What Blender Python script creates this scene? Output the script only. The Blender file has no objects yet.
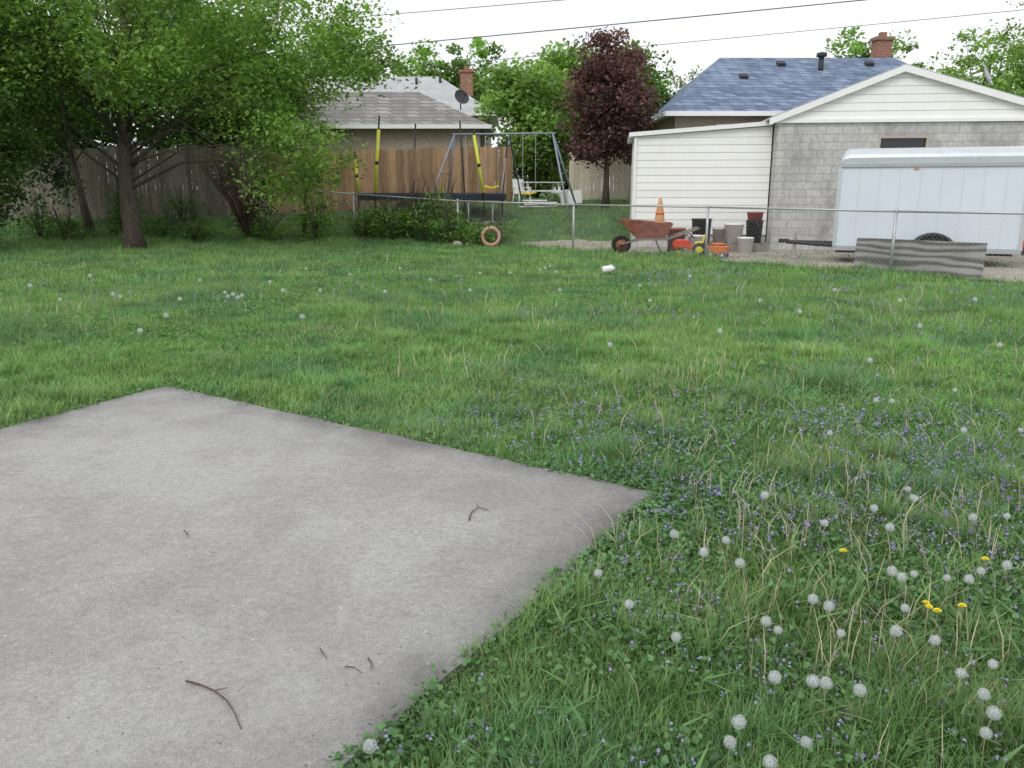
import bpy, math, random
import numpy as np
from mathutils import Matrix, Vector
random.seed(7); R = np.random.default_rng(11)
scene = bpy.context.scene
scene.view_settings.view_transform = 'Standard'
scene.view_settings.look = 'None'
scene.view_settings.exposure = 0

# ------------------------------------------------------------------ camera
EYE = 1.6; PITCH = math.radians(13.2); F = 830.0
cd = bpy.data.cameras.new("camera"); cam = bpy.data.objects.new("camera", cd)
scene.collection.objects.link(cam); scene.camera = cam
cam.location = (0, 0, EYE); cam.rotation_euler = (math.pi/2-PITCH, 0, 0)
cd.sensor_width = 36; cd.lens = 36*F/1024; cd.clip_end = 2000; cd.clip_start = 0.05

def sight(u, v, z=0.0):
    """surveyed photo point -> place on the level z"""
    a = (u-512)/F; b = (384-v)/F
    y = math.cos(PITCH)+math.sin(PITCH)*b; zz = -math.sin(PITCH)+math.cos(PITCH)*b
    t = (z-EYE)/zz
    return a*t, y*t

# ------------------------------------------------------------------ noise / terrain
TAB = R.random((256, 256))
def vn(x, y, s=0):
    x = np.asarray(x, float)+s*17.3; y = np.asarray(y, float)+s*9.7
    xi = np.floor(x).astype(int); yi = np.floor(y).astype(int)
    fx = x-xi; fy = y-yi; fx = fx*fx*(3-2*fx); fy = fy*fy*(3-2*fy)
    g = lambda i, j: TAB[i % 256, j % 256]
    return (g(xi, yi)*(1-fx)+g(xi+1, yi)*fx)*(1-fy)+(g(xi, yi+1)*(1-fx)+g(xi+1, yi+1)*fx)*fy
def fbm(x, y, s=0):
    return .55*vn(x, y, s)+.28*vn(2.1*np.asarray(x), 2.1*np.asarray(y), s+1)+.17*vn(4.3*np.asarray(x), 4.3*np.asarray(y), s+2)
def sm(t):
    t = np.clip(t, 0, 1); return t*t*(3-2*t)
def gz(x, y):
    x = np.asarray(x, float); y = np.asarray(y, float)
    return 1.2*sm((y-23)/10)*sm((8-x)/4) + .07*(fbm(x*.5, y*.5, 3)-.5)*sm((y-6)/4)*sm((21-y)/4)
SA = (-2.84, 6.606); SB = (.78, 4.14); SE = (-3.01, -2.32); SF = (-6.5, -1.4)
def slab_sd(x, y):
    pts = [SA, SB, SE, SF]; d = None
    for i in range(4):
        (x0, y0), (x1, y1) = pts[i], pts[(i+1) % 4]
        L = math.hypot(x1-x0, y1-y0)
        s = -((x1-x0)*(y-y0)-(y1-y0)*(x-x0))/L
        d = s if d is None else np.minimum(d, s)
    return d
def fence_s(x, y): return .739*(x-1.65)+.674*(y-22.68)
def gravel_mask(x, y):
    s = fence_s(x, y)
    n = .5*(vn(x*1.3, y*1.3, 5)-.5)
    return (s+n > -.02) & (x > -.3+n) & (y < 24.9+n) & (x < 30)

# ------------------------------------------------------------------ materials
def nt(name):
    m = bpy.data.materials.new(name); m.use_nodes = True
    n = m.node_tree.nodes; n.clear(); return m, n, m.node_tree.links
def vmul(n, l, a, b):
    v = n.new('ShaderNodeVectorMath'); v.operation = 'MULTIPLY'
    for i, s in enumerate((a, b)):
        if isinstance(s, tuple): v.inputs[i].default_value = s
        else: l.new(s, v.inputs[i])
    return v.outputs[0]
def noise(n, l, vec, scale, detail=5, rough=.6, distort=0.):
    t = n.new('ShaderNodeTexNoise'); t.inputs['Scale'].default_value = scale
    t.inputs['Detail'].default_value = detail; t.inputs['Roughness'].default_value = rough; t.inputs['Distortion'].default_value = distort
    l.new(vec, t.inputs['Vector']); return t.outputs['Fac']
def mrange(n, l, s, a, b, c, d):
    m = n.new('ShaderNodeMapRange'); l.new(s, m.inputs[0])
    for i, v in enumerate((a, b, c, d)): m.inputs[i+1].default_value = v
    return m.outputs[0]
def mix(n, l, f, a, b):
    m = n.new('ShaderNodeMix'); m.data_type = 'RGBA'
    if isinstance(f, float): m.inputs[0].default_value = f
    else: l.new(f, m.inputs[0])
    for i, s in ((6, a), (7, b)):
        if isinstance(s, tuple): m.inputs[i].default_value = (*s, 1)
        else: l.new(s, m.inputs[i])
    return m.outputs[2]
def tintout(n):
    a = n.new('ShaderNodeAttribute'); a.attribute_name = 'tint'; return a.outputs['Color']
def finish(n, l, col, rough=.8, metal=0., bumpsrc=None, bump=.2, dist=.02, alpha=None, spec=.3):
    p = n.new('ShaderNodeBsdfPrincipled'); o = n.new('ShaderNodeOutputMaterial')
    l.new(col, p.inputs['Base Color']); p.inputs['Roughness'].default_value = rough
    p.inputs['Metallic'].default_value = metal; p.inputs['Specular IOR Level'].default_value = spec
    if alpha is not None: p.inputs['Alpha'].default_value = alpha
    if bumpsrc is not None:
        b = n.new('ShaderNodeBump'); b.inputs['Strength'].default_value = bump
        b.inputs['Distance'].default_value = dist; l.new(bumpsrc, b.inputs['Height'])
        l.new(b.outputs[0], p.inputs['Normal'])
    l.new(p.outputs[0], o.inputs[0])
def M(name, col, rough=.8, var=.2, scale=6, bump=.2, metal=0., stretch=(1, 1, 1), alpha=None, dirt=None, dirtamt=.5, dist=.02, spec=.3):
    m, n, l = nt(name)
    tc = n.new('ShaderNodeTexCoord'); mp = n.new('ShaderNodeMapping'); mp.inputs['Scale'].default_value = stretch
    l.new(tc.outputs['Object'], mp.inputs[0])
    f = noise(n, l, mp.outputs[0], scale)
    k = mrange(n, l, f, .25, .75, 1-var, 1+var)
    c = vmul(n, l, k, col)
    if dirt:
        g = noise(n, l, mp.outputs[0], scale*.28, 8, .7)
        gm = mrange(n, l, g, .5, .68, 0, dirtamt)
        c = mix(n, l, gm, c, dirt)
    c = vmul(n, l, c, tintout(n))
    finish(n, l, c, rough, metal, f, bump, dist, alpha, spec)
    return m
def Mbrick(name, c1, c2, mortar, bw, bh, msize, vscale=1.0, dirt=None, rough=.9, bump=.4, dirtamt=.7, streak=.45, dscale=.9, d0=.45, d1=.62):
    m, n, l = nt(name)
    tc = n.new('ShaderNodeTexCoord'); s = n.new('ShaderNodeSeparateXYZ'); l.new(tc.outputs['Object'], s.inputs[0])
    ad = n.new('ShaderNodeMath'); ad.operation = 'ADD'; l.new(s.outputs[0], ad.inputs[0]); l.new(s.outputs[1], ad.inputs[1])
    mu = n.new('ShaderNodeMath'); mu.operation = 'MULTIPLY'; l.new(s.outputs[2], mu.inputs[0]); mu.inputs[1].default_value = vscale
    cb = n.new('ShaderNodeCombineXYZ'); l.new(ad.outputs[0], cb.inputs[0]); l.new(mu.outputs[0], cb.inputs[1])
    b = n.new('ShaderNodeTexBrick'); l.new(cb.outputs[0], b.inputs['Vector'])
    b.inputs['Color1'].default_value = (*c1, 1); b.inputs['Color2'].default_value = (*c2, 1); b.inputs['Mortar'].default_value = (*mortar, 1)
    b.inputs['Scale'].default_value = 1; b.inputs['Brick Width'].default_value = bw; b.inputs['Row Height'].default_value = bh
    b.inputs['Mortar Size'].default_value = msize; b.inputs['Bias'].default_value = 0
    f = noise(n, l, tc.outputs['Object'], 9); k = mrange(n, l, f, .25, .75, .8, 1.2)
    c = vmul(n, l, b.outputs['Color'], k)
    if dirt:
        mp = n.new('ShaderNodeMapping'); mp.inputs['Scale'].default_value = (1, 1, streak); l.new(tc.outputs['Object'], mp.inputs[0])
        g = noise(n, l, mp.outputs[0], dscale, 8, .7); gm = mrange(n, l, g, d0, d1, 0, dirtamt)
        c = mix(n, l, gm, c, dirt)
    c = vmul(n, l, c, tintout(n))
    finish(n, l, c, rough, 0, b.outputs['Fac'], -bump, .01)
    return m
def Mleaf(name, trans=.35, rough=.6, gloss=.04, warm=(1.15, 1.15, .7)):
    m, n, l = nt(name)
    c = tintout(n)
    d = n.new('ShaderNodeBsdfDiffuse'); t = n.new('ShaderNodeBsdfTranslucent'); l.new(c, d.inputs[0])
    l.new(vmul(n, l, c, warm), t.inputs[0])
    mx = n.new('ShaderNodeMixShader'); mx.inputs[0].default_value = trans
    l.new(d.outputs[0], mx.inputs[1]); l.new(t.outputs[0], mx.inputs[2])
    g = n.new('ShaderNodeBsdfGlossy'); g.inputs['Roughness'].default_value = rough
    m2 = n.new('ShaderNodeMixShader'); m2.inputs[0].default_value = gloss
    l.new(mx.outputs[0], m2.inputs[1]); l.new(g.outputs[0], m2.inputs[2])
    o = n.new('ShaderNodeOutputMaterial'); l.new(m2.outputs[0], o.inputs[0]); return m

LEAF = Mleaf("leaf_material", .45); GRASS = Mleaf("grass_material", .35, .6, .05, (1.05, 1.1, .85))
BARK = M("bark", (.10, .082, .065), .95, .45, 7, .8, stretch=(2, 2, .5), dist=.05)
WHITE_SIDING = M("white_siding", (.90, .895, .87), .6, .03, 3, .0, dirt=(.78, .75, .69), dirtamt=.3)
WHITE_TRIM = M("white_trim", (.86, .86, .85), .55, .04, 3, .0)
BLOCK = Mbrick("concrete_block", (.55, .54, .52), (.48, .47, .455), (.37, .36, .345), .41, .2, .012, dirt=(.24, .235, .23), dirtamt=.75, dscale=.6, d0=.48, d1=.62)
BRICK = Mbrick("red_brick", (.36, .13, .08), (.27, .10, .065), (.3, .27, .24), .22, .075, .01)
TANBRICK = Mbrick("tan_brick", (.44, .36, .28), (.38, .31, .24), (.35, .32, .28), .22, .075, .01)
BLUEROOF = Mbrick("blue_shingles", (.10, .14, .22), (.24, .30, .41), (.08, .11, .16), .42, .24, .02, 1.9, dirt=(.28, .33, .42), dirtamt=.5, streak=1.5, dscale=1.6, d0=.48, d1=.7)
GREYROOF = Mbrick("grey_shingles", (.50, .51, .52), (.42, .43, .44), (.33, .33, .33), .4, .2, .012, 1.9, dirt=(.36, .36, .36), dirtamt=.5)
BROWNROOF = Mbrick("weathered_shingles", (.38, .365, .35), (.22, .205, .195), (.12, .115, .11), .6, .32, .03, 1.9, dirt=(.19, .18, .175))
GALV = M("galvanised_steel", (.46, .47, .48), .45, .12, 20, .05, .5)
DARKSTEEL = M("dark_steel", (.03, .03, .032), .5, .2, 10, .1, .2)
BLUESTEEL = M("painted_tube", (.27, .31, .37), .45, .2, 10, .1, .3)
OLDWOOD = M("grey_wood", (.26, .23, .195), .9, .3, 3, .4, stretch=(6, 6, .6))
NEWWOOD = M("cedar_wood", (.42, .27, .16), .85, .3, 3, .4, stretch=(6, 6, .6))
TANWOOD = M("pale_wood", (.68, .61, .51), .85, .12, 3, .3, stretch=(6, 6, .6))
RUST = M("rusty_paint", (.33, .12, .08), .75, .4, 9, .3, dirt=(.17, .08, .045), dirtamt=.8)
RUBBER = M("rubber", (.025, .025, .025), .85, .2, 20, .2)
PL_ORANGE = M("orange_plastic", (.72, .22, .07), .5, .15, 8, .05)
PL_RED = M("red_plastic", (.62, .06, .035), .4, .1, 8, .03)
PL_YELLOW = M("yellow_plastic", (.78, .62, .05), .45, .1, 8, .03)
PL_BLUE = M("blue_plastic", (.05, .12, .45), .4, .1, 8, .03)
PL_BLACK = M("black_plastic", (.022, .022, .024), .45, .1, 8, .03)
PL_WHITE = M("white_plastic", (.82, .82, .80), .45, .08, 8, .03, dirt=(.6, .56, .5), dirtamt=.3)
FOAM = M("yellow_foam", (.66, .68, .08), .8, .15, 8, .1)
PINK = M("faded_pink_rubber", (.60, .32, .26), .6, .15, 8, .1)
TRAILER_W = M("trailer_paint", (.66, .72, .79), .35, .03, 2, .01, dirt=(.56, .61, .66), dirtamt=.3, spec=.5)
ALU = M("aluminium", (.60, .63, .66), .35, .08, 5, .05, .5)
GLASS = M("dark_glass", (.02, .022, .025), .12, .1, 3, .0, spec=.6)
DARKGREY = M("weathered_vent", (.05, .05, .055), .6, .1, 5, .05)
TWIG = M("twig_bark", (.12, .085, .06), .9, .3, 60, .4)
FASCIA = M("tan_fascia", (.48, .42, .33), .7, .1, 4, .1)
CABLE = M("cable_grey", (.13, .13, .135), .7, .1, 4, .05)

def plywood():
    m, n, l = nt("weathered_plywood")
    tc = n.new('ShaderNodeTexCoord'); mp = n.new('ShaderNodeMapping'); mp.inputs['Scale'].default_value = (.5, 1, 1.5); mp.inputs['Location'].default_value = (.1, 0, -.35)
    l.new(tc.outputs['Object'], mp.inputs[0])
    w = n.new('ShaderNodeTexWave'); w.wave_type = 'BANDS'; w.bands_direction = 'Z'; w.inputs['Scale'].default_value = 1.5
    w.inputs['Distortion'].default_value = 8; w.inputs['Detail'].default_value = 1.5; w.inputs['Detail Scale'].default_value = 1.2; w.inputs['Detail Roughness'].default_value = .4
    l.new(mp.outputs[0], w.inputs[0])
    f = mrange(n, l, w.outputs['Fac'], .1, .8, 0, 1)
    c = mix(n, l, f, (.13, .12, .115), (.34, .33, .315))
    g2 = noise(n, l, tc.outputs['Object'], 1.6, 4, .5); c = vmul(n, l, c, mrange(n, l, g2, .35, .65, .82, 1.12))
    finish(n, l, c, .9, 0, w.outputs['Fac'], .02)
    return m
PLY = plywood()

def concrete():
    m, n, l = nt("old_concrete")
    tc = n.new('ShaderNodeTexCoord'); v = tc.outputs['Object']
    big = noise(n, l, v, .55, 9, .66, .3); c = mix(n, l, mrange(n, l, big, .44, .56, 0, 1), (.325, .317, .31), (.395, .389, .382))
    st = noise(n, l, v, 2.1, 12, .8, .4); c = mix(n, l, mrange(n, l, st, .54, .72, 0, .6), c, (.225, .21, .195))
    s2 = noise(n, l, v, 1.3, 12, .8, .3); c = mix(n, l, mrange(n, l, s2, .53, .68, 0, .5), c, (.47, .465, .46))
    fine = noise(n, l, v, 150, 4, .8); c = vmul(n, l, c, mrange(n, l, fine, .3, .7, .64, 1.32))
    med = noise(n, l, v, 34, 9, .8); c = vmul(n, l, c, mrange(n, l, med, .3, .7, .76, 1.2))
    vo = n.new('ShaderNodeTexVoronoi'); vo.inputs['Scale'].default_value = 14; l.new(v, vo.inputs['Vector'])
    c = mix(n, l, mrange(n, l, vo.outputs['Distance'], .04, .08, 0, 1), (.15, .14, .125), c)
    vo2 = n.new('ShaderNodeTexVoronoi'); vo2.inputs['Scale'].default_value = 9; l.new(v, vo2.inputs['Vector'])
    c = mix(n, l, mrange(n, l, vo2.outputs['Distance'], .03, .06, 0, 1), (.6, .59, .57), c)
    c = vmul(n, l, c, tintout(n))
    finish(n, l, c, .92, 0, med, .4, .012)
    return m
CONC = concrete()

def soil():
    m, n, l = nt("lawn_soil")
    tc = n.new('ShaderNodeTexCoord'); v = tc.outputs['Object']
    a = noise(n, l, v, 1.2, 8, .7); c = mix(n, l, mrange(n, l, a, .35, .65, 0, 1), (.065, .13, .035), (.11, .175, .055))
    b = noise(n, l, v, 30, 6, .7); c = vmul(n, l, c, mrange(n, l, b, .3, .7, .5, 1.4))
    finish(n, l, c, .95, 0, b, .8, .04)
    return m
def gravel():
    m, n, l = nt("gravel")
    tc = n.new('ShaderNodeTexCoord'); v = tc.outputs['Object']
    vo = n.new('ShaderNodeTexVoronoi'); vo.inputs['Scale'].default_value = 22; l.new(v, vo.inputs['Vector'])
    c = mix(n, l, mrange(n, l, vo.outputs['Color'], 0, 1, 0, 1), (.24, .21, .175), (.52, .47, .41))
    a = noise(n, l, v, .9, 8, .7); c = mix(n, l, mrange(n, l, a, .45, .65, 0, .7), c, (.20, .17, .125))
    finish(n, l, c, .95, 0, vo.outputs['Distance'], .8, .02)
    return m

# ------------------------------------------------------------------ mesh helpers
def link(o, parent=None):
    scene.collection.objects.link(o)
    if parent: o.parent = parent
    return o
def empty(name, loc, rz=0, label=None, cat=None, group=None):
    e = bpy.data.objects.new(name, None); e.location = loc; e.rotation_euler = (0, 0, rz); e.empty_display_size = .2
    link(e)
    if label: e["label"] = label
    if cat: e["category"] = cat
    if group: e["group"] = group
    return e
def tag(o, label, cat, group=None):
    o["label"] = label; o["category"] = cat
    if group: o["group"] = group
    return o
def np_mesh(name, V, loops, starts, mat, tint=None, parent=None, smooth=False):
    me = bpy.data.meshes.new(name)
    me.vertices.add(len(V)); me.vertices.foreach_set("co", np.asarray(V, np.float32).ravel())
    me.loops.add(len(loops)); me.loops.foreach_set("vertex_index", np.asarray(loops, np.int32))
    me.polygons.add(len(starts)); me.polygons.foreach_set("loop_start", np.asarray(starts, np.int32))
    if tint is not None:
        a = me.attributes.new("tint", 'FLOAT_COLOR', 'POINT')
        c = np.ones((len(V), 4), np.float32); c[:, :3] = tint; a.data.foreach_set("color", c.ravel())
    me.update(calc_edges=True)
    me.polygons.foreach_set("use_smooth", np.full(len(starts), bool(smooth)))
    me.materials.append(mat)
    return link(bpy.data.objects.new(name, me), parent)

class MB:
    def __init__(s): s.v = []; s.f = []; s.t = []
    def add(s, V, Fc, mtx=None, tint=(1, 1, 1)):
        b = len(s.v)
        for p in V:
            p = Vector(p)
            s.v.append(tuple(mtx @ p) if mtx is not None else tuple(p)); s.t.append(tint)
        s.f += [tuple(b+i for i in f) for f in Fc]; return s
    def box(s, c, d, rot=None, tint=(1, 1, 1)):
        x, y, z = d[0]/2, d[1]/2, d[2]/2
        V = [(-x, -y, -z), (x, -y, -z), (x, y, -z), (-x, y, -z), (-x, -y, z), (x, -y, z), (x, y, z), (-x, y, z)]
        m = Matrix.Translation(c)
        if rot is not None: m = m @ rot
        return s.add(V, [(0, 3, 2, 1), (4, 5, 6, 7), (0, 1, 5, 4), (1, 2, 6, 5), (2, 3, 7, 6), (3, 0, 4, 7)], m, tint)
    def tube(s, pts, rs, n=8, tint=(1, 1, 1)):
        pts = [Vector(p) for p in pts]
        if not isinstance(rs, (list, tuple)): rs = [rs]*len(pts)
        b = len(s.v); ref = None
        for i, p in enumerate(pts):
            d = (pts[min(i+1, len(pts)-1)]-pts[max(i-1, 0)]).normalized()
            if ref is None: ref = Vector((0, 0, 1)) if abs(d.z) < .9 else Vector((1, 0, 0))
            a = d.cross(ref).normalized(); c = a.cross(d).normalized(); ref = c
            for k in range(n):
                t = 2*math.pi*k/n
                s.v.append(tuple(p+(a*math.cos(t)+c*math.sin(t))*rs[i])); s.t.append(tint)
        for i in range(len(pts)-1):
            for k in range(n):
                k2 = (k+1) % n
                s.f.append((b+i*n+k, b+i*n+k2, b+(i+1)*n+k2, b+(i+1)*n+k))
        s.f.append(tuple(b+k for k in range(n))[::-1]); s.f.append(tuple(b+(len(pts)-1)*n+k for k in range(n)))
        return s
    def lathe(s, prof, c=(0, 0, 0), n=24, mtx=None, tint=(1, 1, 1)):
        V = []; Fc = []
        for r, z in prof:
            for k in range(n):
                t = 2*math.pi*k/n; V.append((r*math.cos(t), r*math.sin(t), z))
        for i in range(len(prof)-1):
            for k in range(n):
                k2 = (k+1) % n; Fc.append((i*n+k, i*n+k2, (i+1)*n+k2, (i+1)*n+k))
        m = Matrix.Translation(c)
        if mtx is not None: m = m @ mtx
        return s.add(V, Fc, m, tint)
    def torus(s, c, R0, r, mtx=None, n=40, k=8, tint=(1, 1, 1)):
        V = []; Fc = []
        for i in range(n):
            A = 2*math.pi*i/n
            for j in range(k):
                B = 2*math.pi*j/k; q = R0+r*math.cos(B); V.append((q*math.cos(A), q*math.sin(A), r*math.sin(B)))
        for i in range(n):
            for j in range(k):
                Fc.append((i*k+j, ((i+1) % n)*k+j, ((i+1) % n)*k+(j+1) % k, i*k+(j+1) % k))
        m = Matrix.Translation(c)
        if mtx is not None: m = m @ mtx
        return s.add(V, Fc, m, tint)
    def obj(s, name, mat, parent=None, smooth=False, bevel=0, solid=0):
        loops = [i for f in s.f for i in f]; starts = np.cumsum([0]+[len(f) for f in s.f[:-1]])
        o = np_mesh(name, s.v, loops, starts, mat, np.array(s.t), parent, smooth)
        if solid: m = o.modifiers.new("solid", 'SOLIDIFY'); m.thickness = solid
        if bevel: m = o.modifiers.new("bevel", 'BEVEL'); m.width = bevel; m.segments = 2; m.limit_method = 'ANGLE'
        return o
RX = lambda d: Matrix.Rotation(math.radians(d), 4, 'X')
RY = lambda d: Matrix.Rotation(math.radians(d), 4, 'Y')
RZ = lambda d: Matrix.Rotation(math.radians(d), 4, 'Z')
def gray(a, b): k = random.uniform(a, b); return (k, k, k)

# ------------------------------------------------------------------ world + sun
w = bpy.data.worlds.new("World"); scene.world = w; w.use_nodes = True
n = w.node_tree.nodes; l = w.node_tree.links; n.clear()
AZ = 215; EL = 45
sk = n.new('ShaderNodeTexSky'); sk.sky_type = 'NISHITA'; sk.sun_disc = False
sk.sun_elevation = math.radians(EL); sk.sun_rotation = math.radians(AZ)
hs = n.new('ShaderNodeHueSaturation'); hs.inputs['Saturation'].default_value = .3; l.new(sk.outputs[0], hs.inputs['Color'])
tc = n.new('ShaderNodeTexCoord'); cf = noise(n, l, tc.outputs['Generated'], 2.2, 6, .55)
cl = mix(n, l, mrange(n, l, cf, .35, .65, 0, 1), (8.6, 8.9, 9.3), (9.8, 10.0, 10.3))
mm = mix(n, l, .88, hs.outputs[0], cl)
bg = n.new('ShaderNodeBackground'); bg.inputs[1].default_value = .122; l.new(mm, bg.inputs[0])
ow = n.new('ShaderNodeOutputWorld'); l.new(bg.outputs[0], ow.inputs[0])
sd = bpy.data.lights.new("sun", 'SUN'); sd.energy = 1.2; sd.angle = math.radians(28); sd.color = (1, .98, .95)
so = bpy.data.objects.new("sun", sd); scene.collection.objects.link(so)
so.rotation_euler = (math.radians(90-EL), 0, math.pi-math.radians(AZ)); so.location = (-10, -10, 20)

# ------------------------------------------------------------------ ground
def axis(lo, hi, step, far):
    mid = np.arange(lo, hi+1e-6, step); out = []; d = step*2; x = hi
    while x < far: x += d; d *= 1.5; out.append(x)
    neg = []; d = step*2; x = lo
    while x > -far: x -= d; d *= 1.5; neg.append(x)
    return np.concatenate([neg[::-1], mid, out])
xs = axis(-17, 17, .17, 900); ys = axis(-3, 34, .17, 900)
XX, YY = np.meshgrid(xs, ys, indexing='xy'); ZZ = gz(XX, YY)
V = np.stack([XX, YY, ZZ], -1).reshape(-1, 3); nx = len(xs); ny = len(ys)
I, J = np.meshgrid(np.arange(nx-1), np.arange(ny-1), indexing='xy'); i0 = (J*nx+I).ravel()
quads = np.stack([i0, i0+1, i0+nx+1, i0+nx], 1)
g = np_mesh("ground", V, quads.ravel(), np.arange(len(quads))*4, soil(), None, None, True); g["kind"] = "structure"
cx = XX[:-1, :-1].ravel()+.08; cy = YY[:-1, :-1].ravel()+.08
sel = gravel_mask(cx, cy) & (cx < 16) & (cy < 30)
gq = quads[sel]; uq, inv = np.unique(gq, return_inverse=True)
gv = np_mesh("gravel_driveway", V[uq]+np.array([0, 0, .006]), inv.ravel(), np.arange(len(gq))*4, gravel(), None, None, True); gv["kind"] = "structure"

# concrete slab
N = 130; sv = []; st = []
for j in range(N+1):
    for i in range(N+1):
        a = i/N; b = j/N
        ax = SA[0]*(1-a)+SB[0]*a; ay = SA[1]*(1-a)+SB[1]*a
        bx = SF[0]*(1-a)+SE[0]*a; by = SF[1]*(1-a)+SE[1]*a
        x = ax*(1-b)+bx*b; y = ay*(1-b)+by*b
        if i in (0, N) or j in (0, N):
            x += .05*(float(fbm(x*6, y*6, 1))-.5); y += .05*(float(fbm(x*6, y*6, 2))-.5)
        e = min(a*4.3, (1-a)*4.3, b*8)
        k = 1-.75*max(0, 1-e/.25)*max(0, float(fbm(x*4.2, y*4.2, 8))-.15) - .34*max(0, 1-e/.8)*float(fbm(x*2.6, y*2.6, 4))
        sv.append((x, y, .035+.006*float(fbm(x, y, 5)))); st.append((k, k*.99, k*.97))
top = lambda i, j: j*(N+1)+i
faces = [(top(i, j), top(i, j+1), top(i+1, j+1), top(i+1, j)) for j in range(N) for i in range(N)]
ring = [top(i, 0) for i in range(N+1)]+[top(N, j) for j in range(1, N+1)]+[top(i, N) for i in range(N-1, -1, -1)]+[top(0, j) for j in range(N-1, 0, -1)]
b0 = len(sv)
for r in ring: sv.append((sv[r][0], sv[r][1], -.08)); st.append((.5, .48, .42))
for k in range(len(ring)):
    k2 = (k+1) % len(ring); faces.append((ring[k], ring[k2], b0+k2, b0+k))
sl = np_mesh("concrete_patio", sv, [i for f in faces for i in f], np.arange(len(faces))*4, CONC, np.array(st))
sl["kind"] = "structure"

# ------------------------------------------------------------------ grass
def blades(x, y, h, wd, lean, tint, five=True, z0=None):
    n = len(x); az = R.random(n)*2*np.pi; sa = az+np.pi/2+R.normal(0, .5, n)
    dx, dy = np.cos(az), np.sin(az); sx, sy = np.cos(sa)*wd/2, np.sin(sa)*wd/2
    z = gz(x, y)-.005 if z0 is None else z0
    L = lean*h; hh = h*np.sqrt(np.maximum(.15, 1-lean**2*.6))
    P = lambda fx, fz, fw: np.stack([x+dx*L*fx+sx*fw, y+dy*L*fx+sy*fw, z+hh*fz], 1)
    if five:
        V = np.stack([P(0, 0, -1), P(0, 0, 1), P(.28, .6, -.8), P(.28, .6, .8), P(1, 1, 0)], 1)
        ki = np.array([0, 1, 3, 2, 2, 3, 4]); loops = (np.arange(n)[:, None]*5+ki).ravel()
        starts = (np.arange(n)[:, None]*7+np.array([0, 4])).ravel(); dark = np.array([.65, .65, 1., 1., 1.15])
    else:
        V = np.stack([P(0, 0, -1), P(0, 0, 1), P(1, 1, 0)], 1)
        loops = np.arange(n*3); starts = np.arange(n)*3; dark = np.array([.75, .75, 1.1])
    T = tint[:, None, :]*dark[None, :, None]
    return V.reshape(-1, 3), loops, starts, T.reshape(-1, 3)
def merge(parts):
    V = []; Lp = []; S = []; T = []; vo = 0; lo = 0
    for v, l_, s, t in parts:
        V.append(v); Lp.append(l_+vo); S.append(s+lo); T.append(t); vo += len(v); lo += len(l_)
    return np.concatenate(V), np.concatenate(Lp), np.concatenate(S), np.concatenate(T)
def scatter(r0, r1, dens, ang=37):
    A = math.radians(ang); area = A*(r1*r1-r0*r0); n = int(area*dens)
    r = np.sqrt(R.random(n)*(r1*r1-r0*r0)+r0*r0); a = (R.random(n)*2-1)*A
    return r*np.sin(a), r*np.cos(a)-.35
def weedness(x, y):
    return sm((x*.9+1.2-(y-3)*.10)/2.0)*sm((8-y)/4.0)
def ivyness(x, y): return weedness(x, y)*np.clip(3.2*(fbm(x*1.5, y*1.5, 31)-.30), 0, 1)
parts = []
for r0, r1, dens, wd, five in ((1.4, 3.5, 8800, .0034, True), (3.5, 6.2, 6800, .0046, True), (6.2, 10, 4000, .0066, True), (10, 16, 1900, .011, False), (16, 34, 620, .021, False)):
    x, y = scatter(r0, r1, dens)
    s = slab_sd(x, y); keep = (s < .01+.06*(fbm(x*5, y*5, 6)-.6)) & ~gravel_mask(x, y)
    keep |= (s < -.5) & gravel_mask(x, y) & (R.random(len(x)) < .04)
    keep &= ~((x > 6.6) & (y > 22.4))
    keep &= R.random(len(x)) < (1-.5*ivyness(x, y))
    x = x[keep]; y = y[keep]; n_ = len(x)
    p1 = fbm(x*.45, y*.45, 0); p2 = fbm(x*1.7, y*1.7, 7); p3 = fbm(x*5, y*5, 9)
    h = (.03+.075*p2*p1*2+.035*R.random(n_))*(1+.9*(p3 > .69))*np.where(y > 10, 1.0, 1)
    h *= np.where(slab_sd(x, y) > -.12, .7, 1.0)*(1+.15*weedness(x, y))
    h *= np.where(np.abs(fence_s(x, y)) < .25, 1.5, 1)
    h *= 1+.9*sm((-6-x)/3)*sm((y-20)/3)
    wv = weedness(x, y)[:, None]
    base = np.stack([.175+.05*p1, .355+.06*p1, .088+.03*p2], 1)*(1-.26*wv)
    yel = np.array([.29, .41, .14]); blue = np.array([.12, .28, .12])
    m = sm((fbm(x*.8, y*.8, 12)-.42)*5)[:, None]; base = base*(1-m*.5)+yel*m*.5
    m = sm((fbm(x*1.3, y*1.3, 15)-.48)*6)[:, None]; base = base*(1-m*.6)+blue*m*.6
    base *= (.75+.55*R.random(n_))[:, None]
    base *= (.62+.76*fbm(x*2.6, y*2.6, 21))[:, None]
    dry = R.random(n_) < .045; base[dry] = np.array([.50, .46, .29])*(.6+.6*R.random(dry.sum()))[:, None]
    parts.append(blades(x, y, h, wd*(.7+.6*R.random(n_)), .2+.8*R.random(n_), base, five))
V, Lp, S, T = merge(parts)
o = np_mesh("lawn_grass", V, Lp, S, GRASS, T, None, True); o["kind"] = "stuff"

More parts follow.
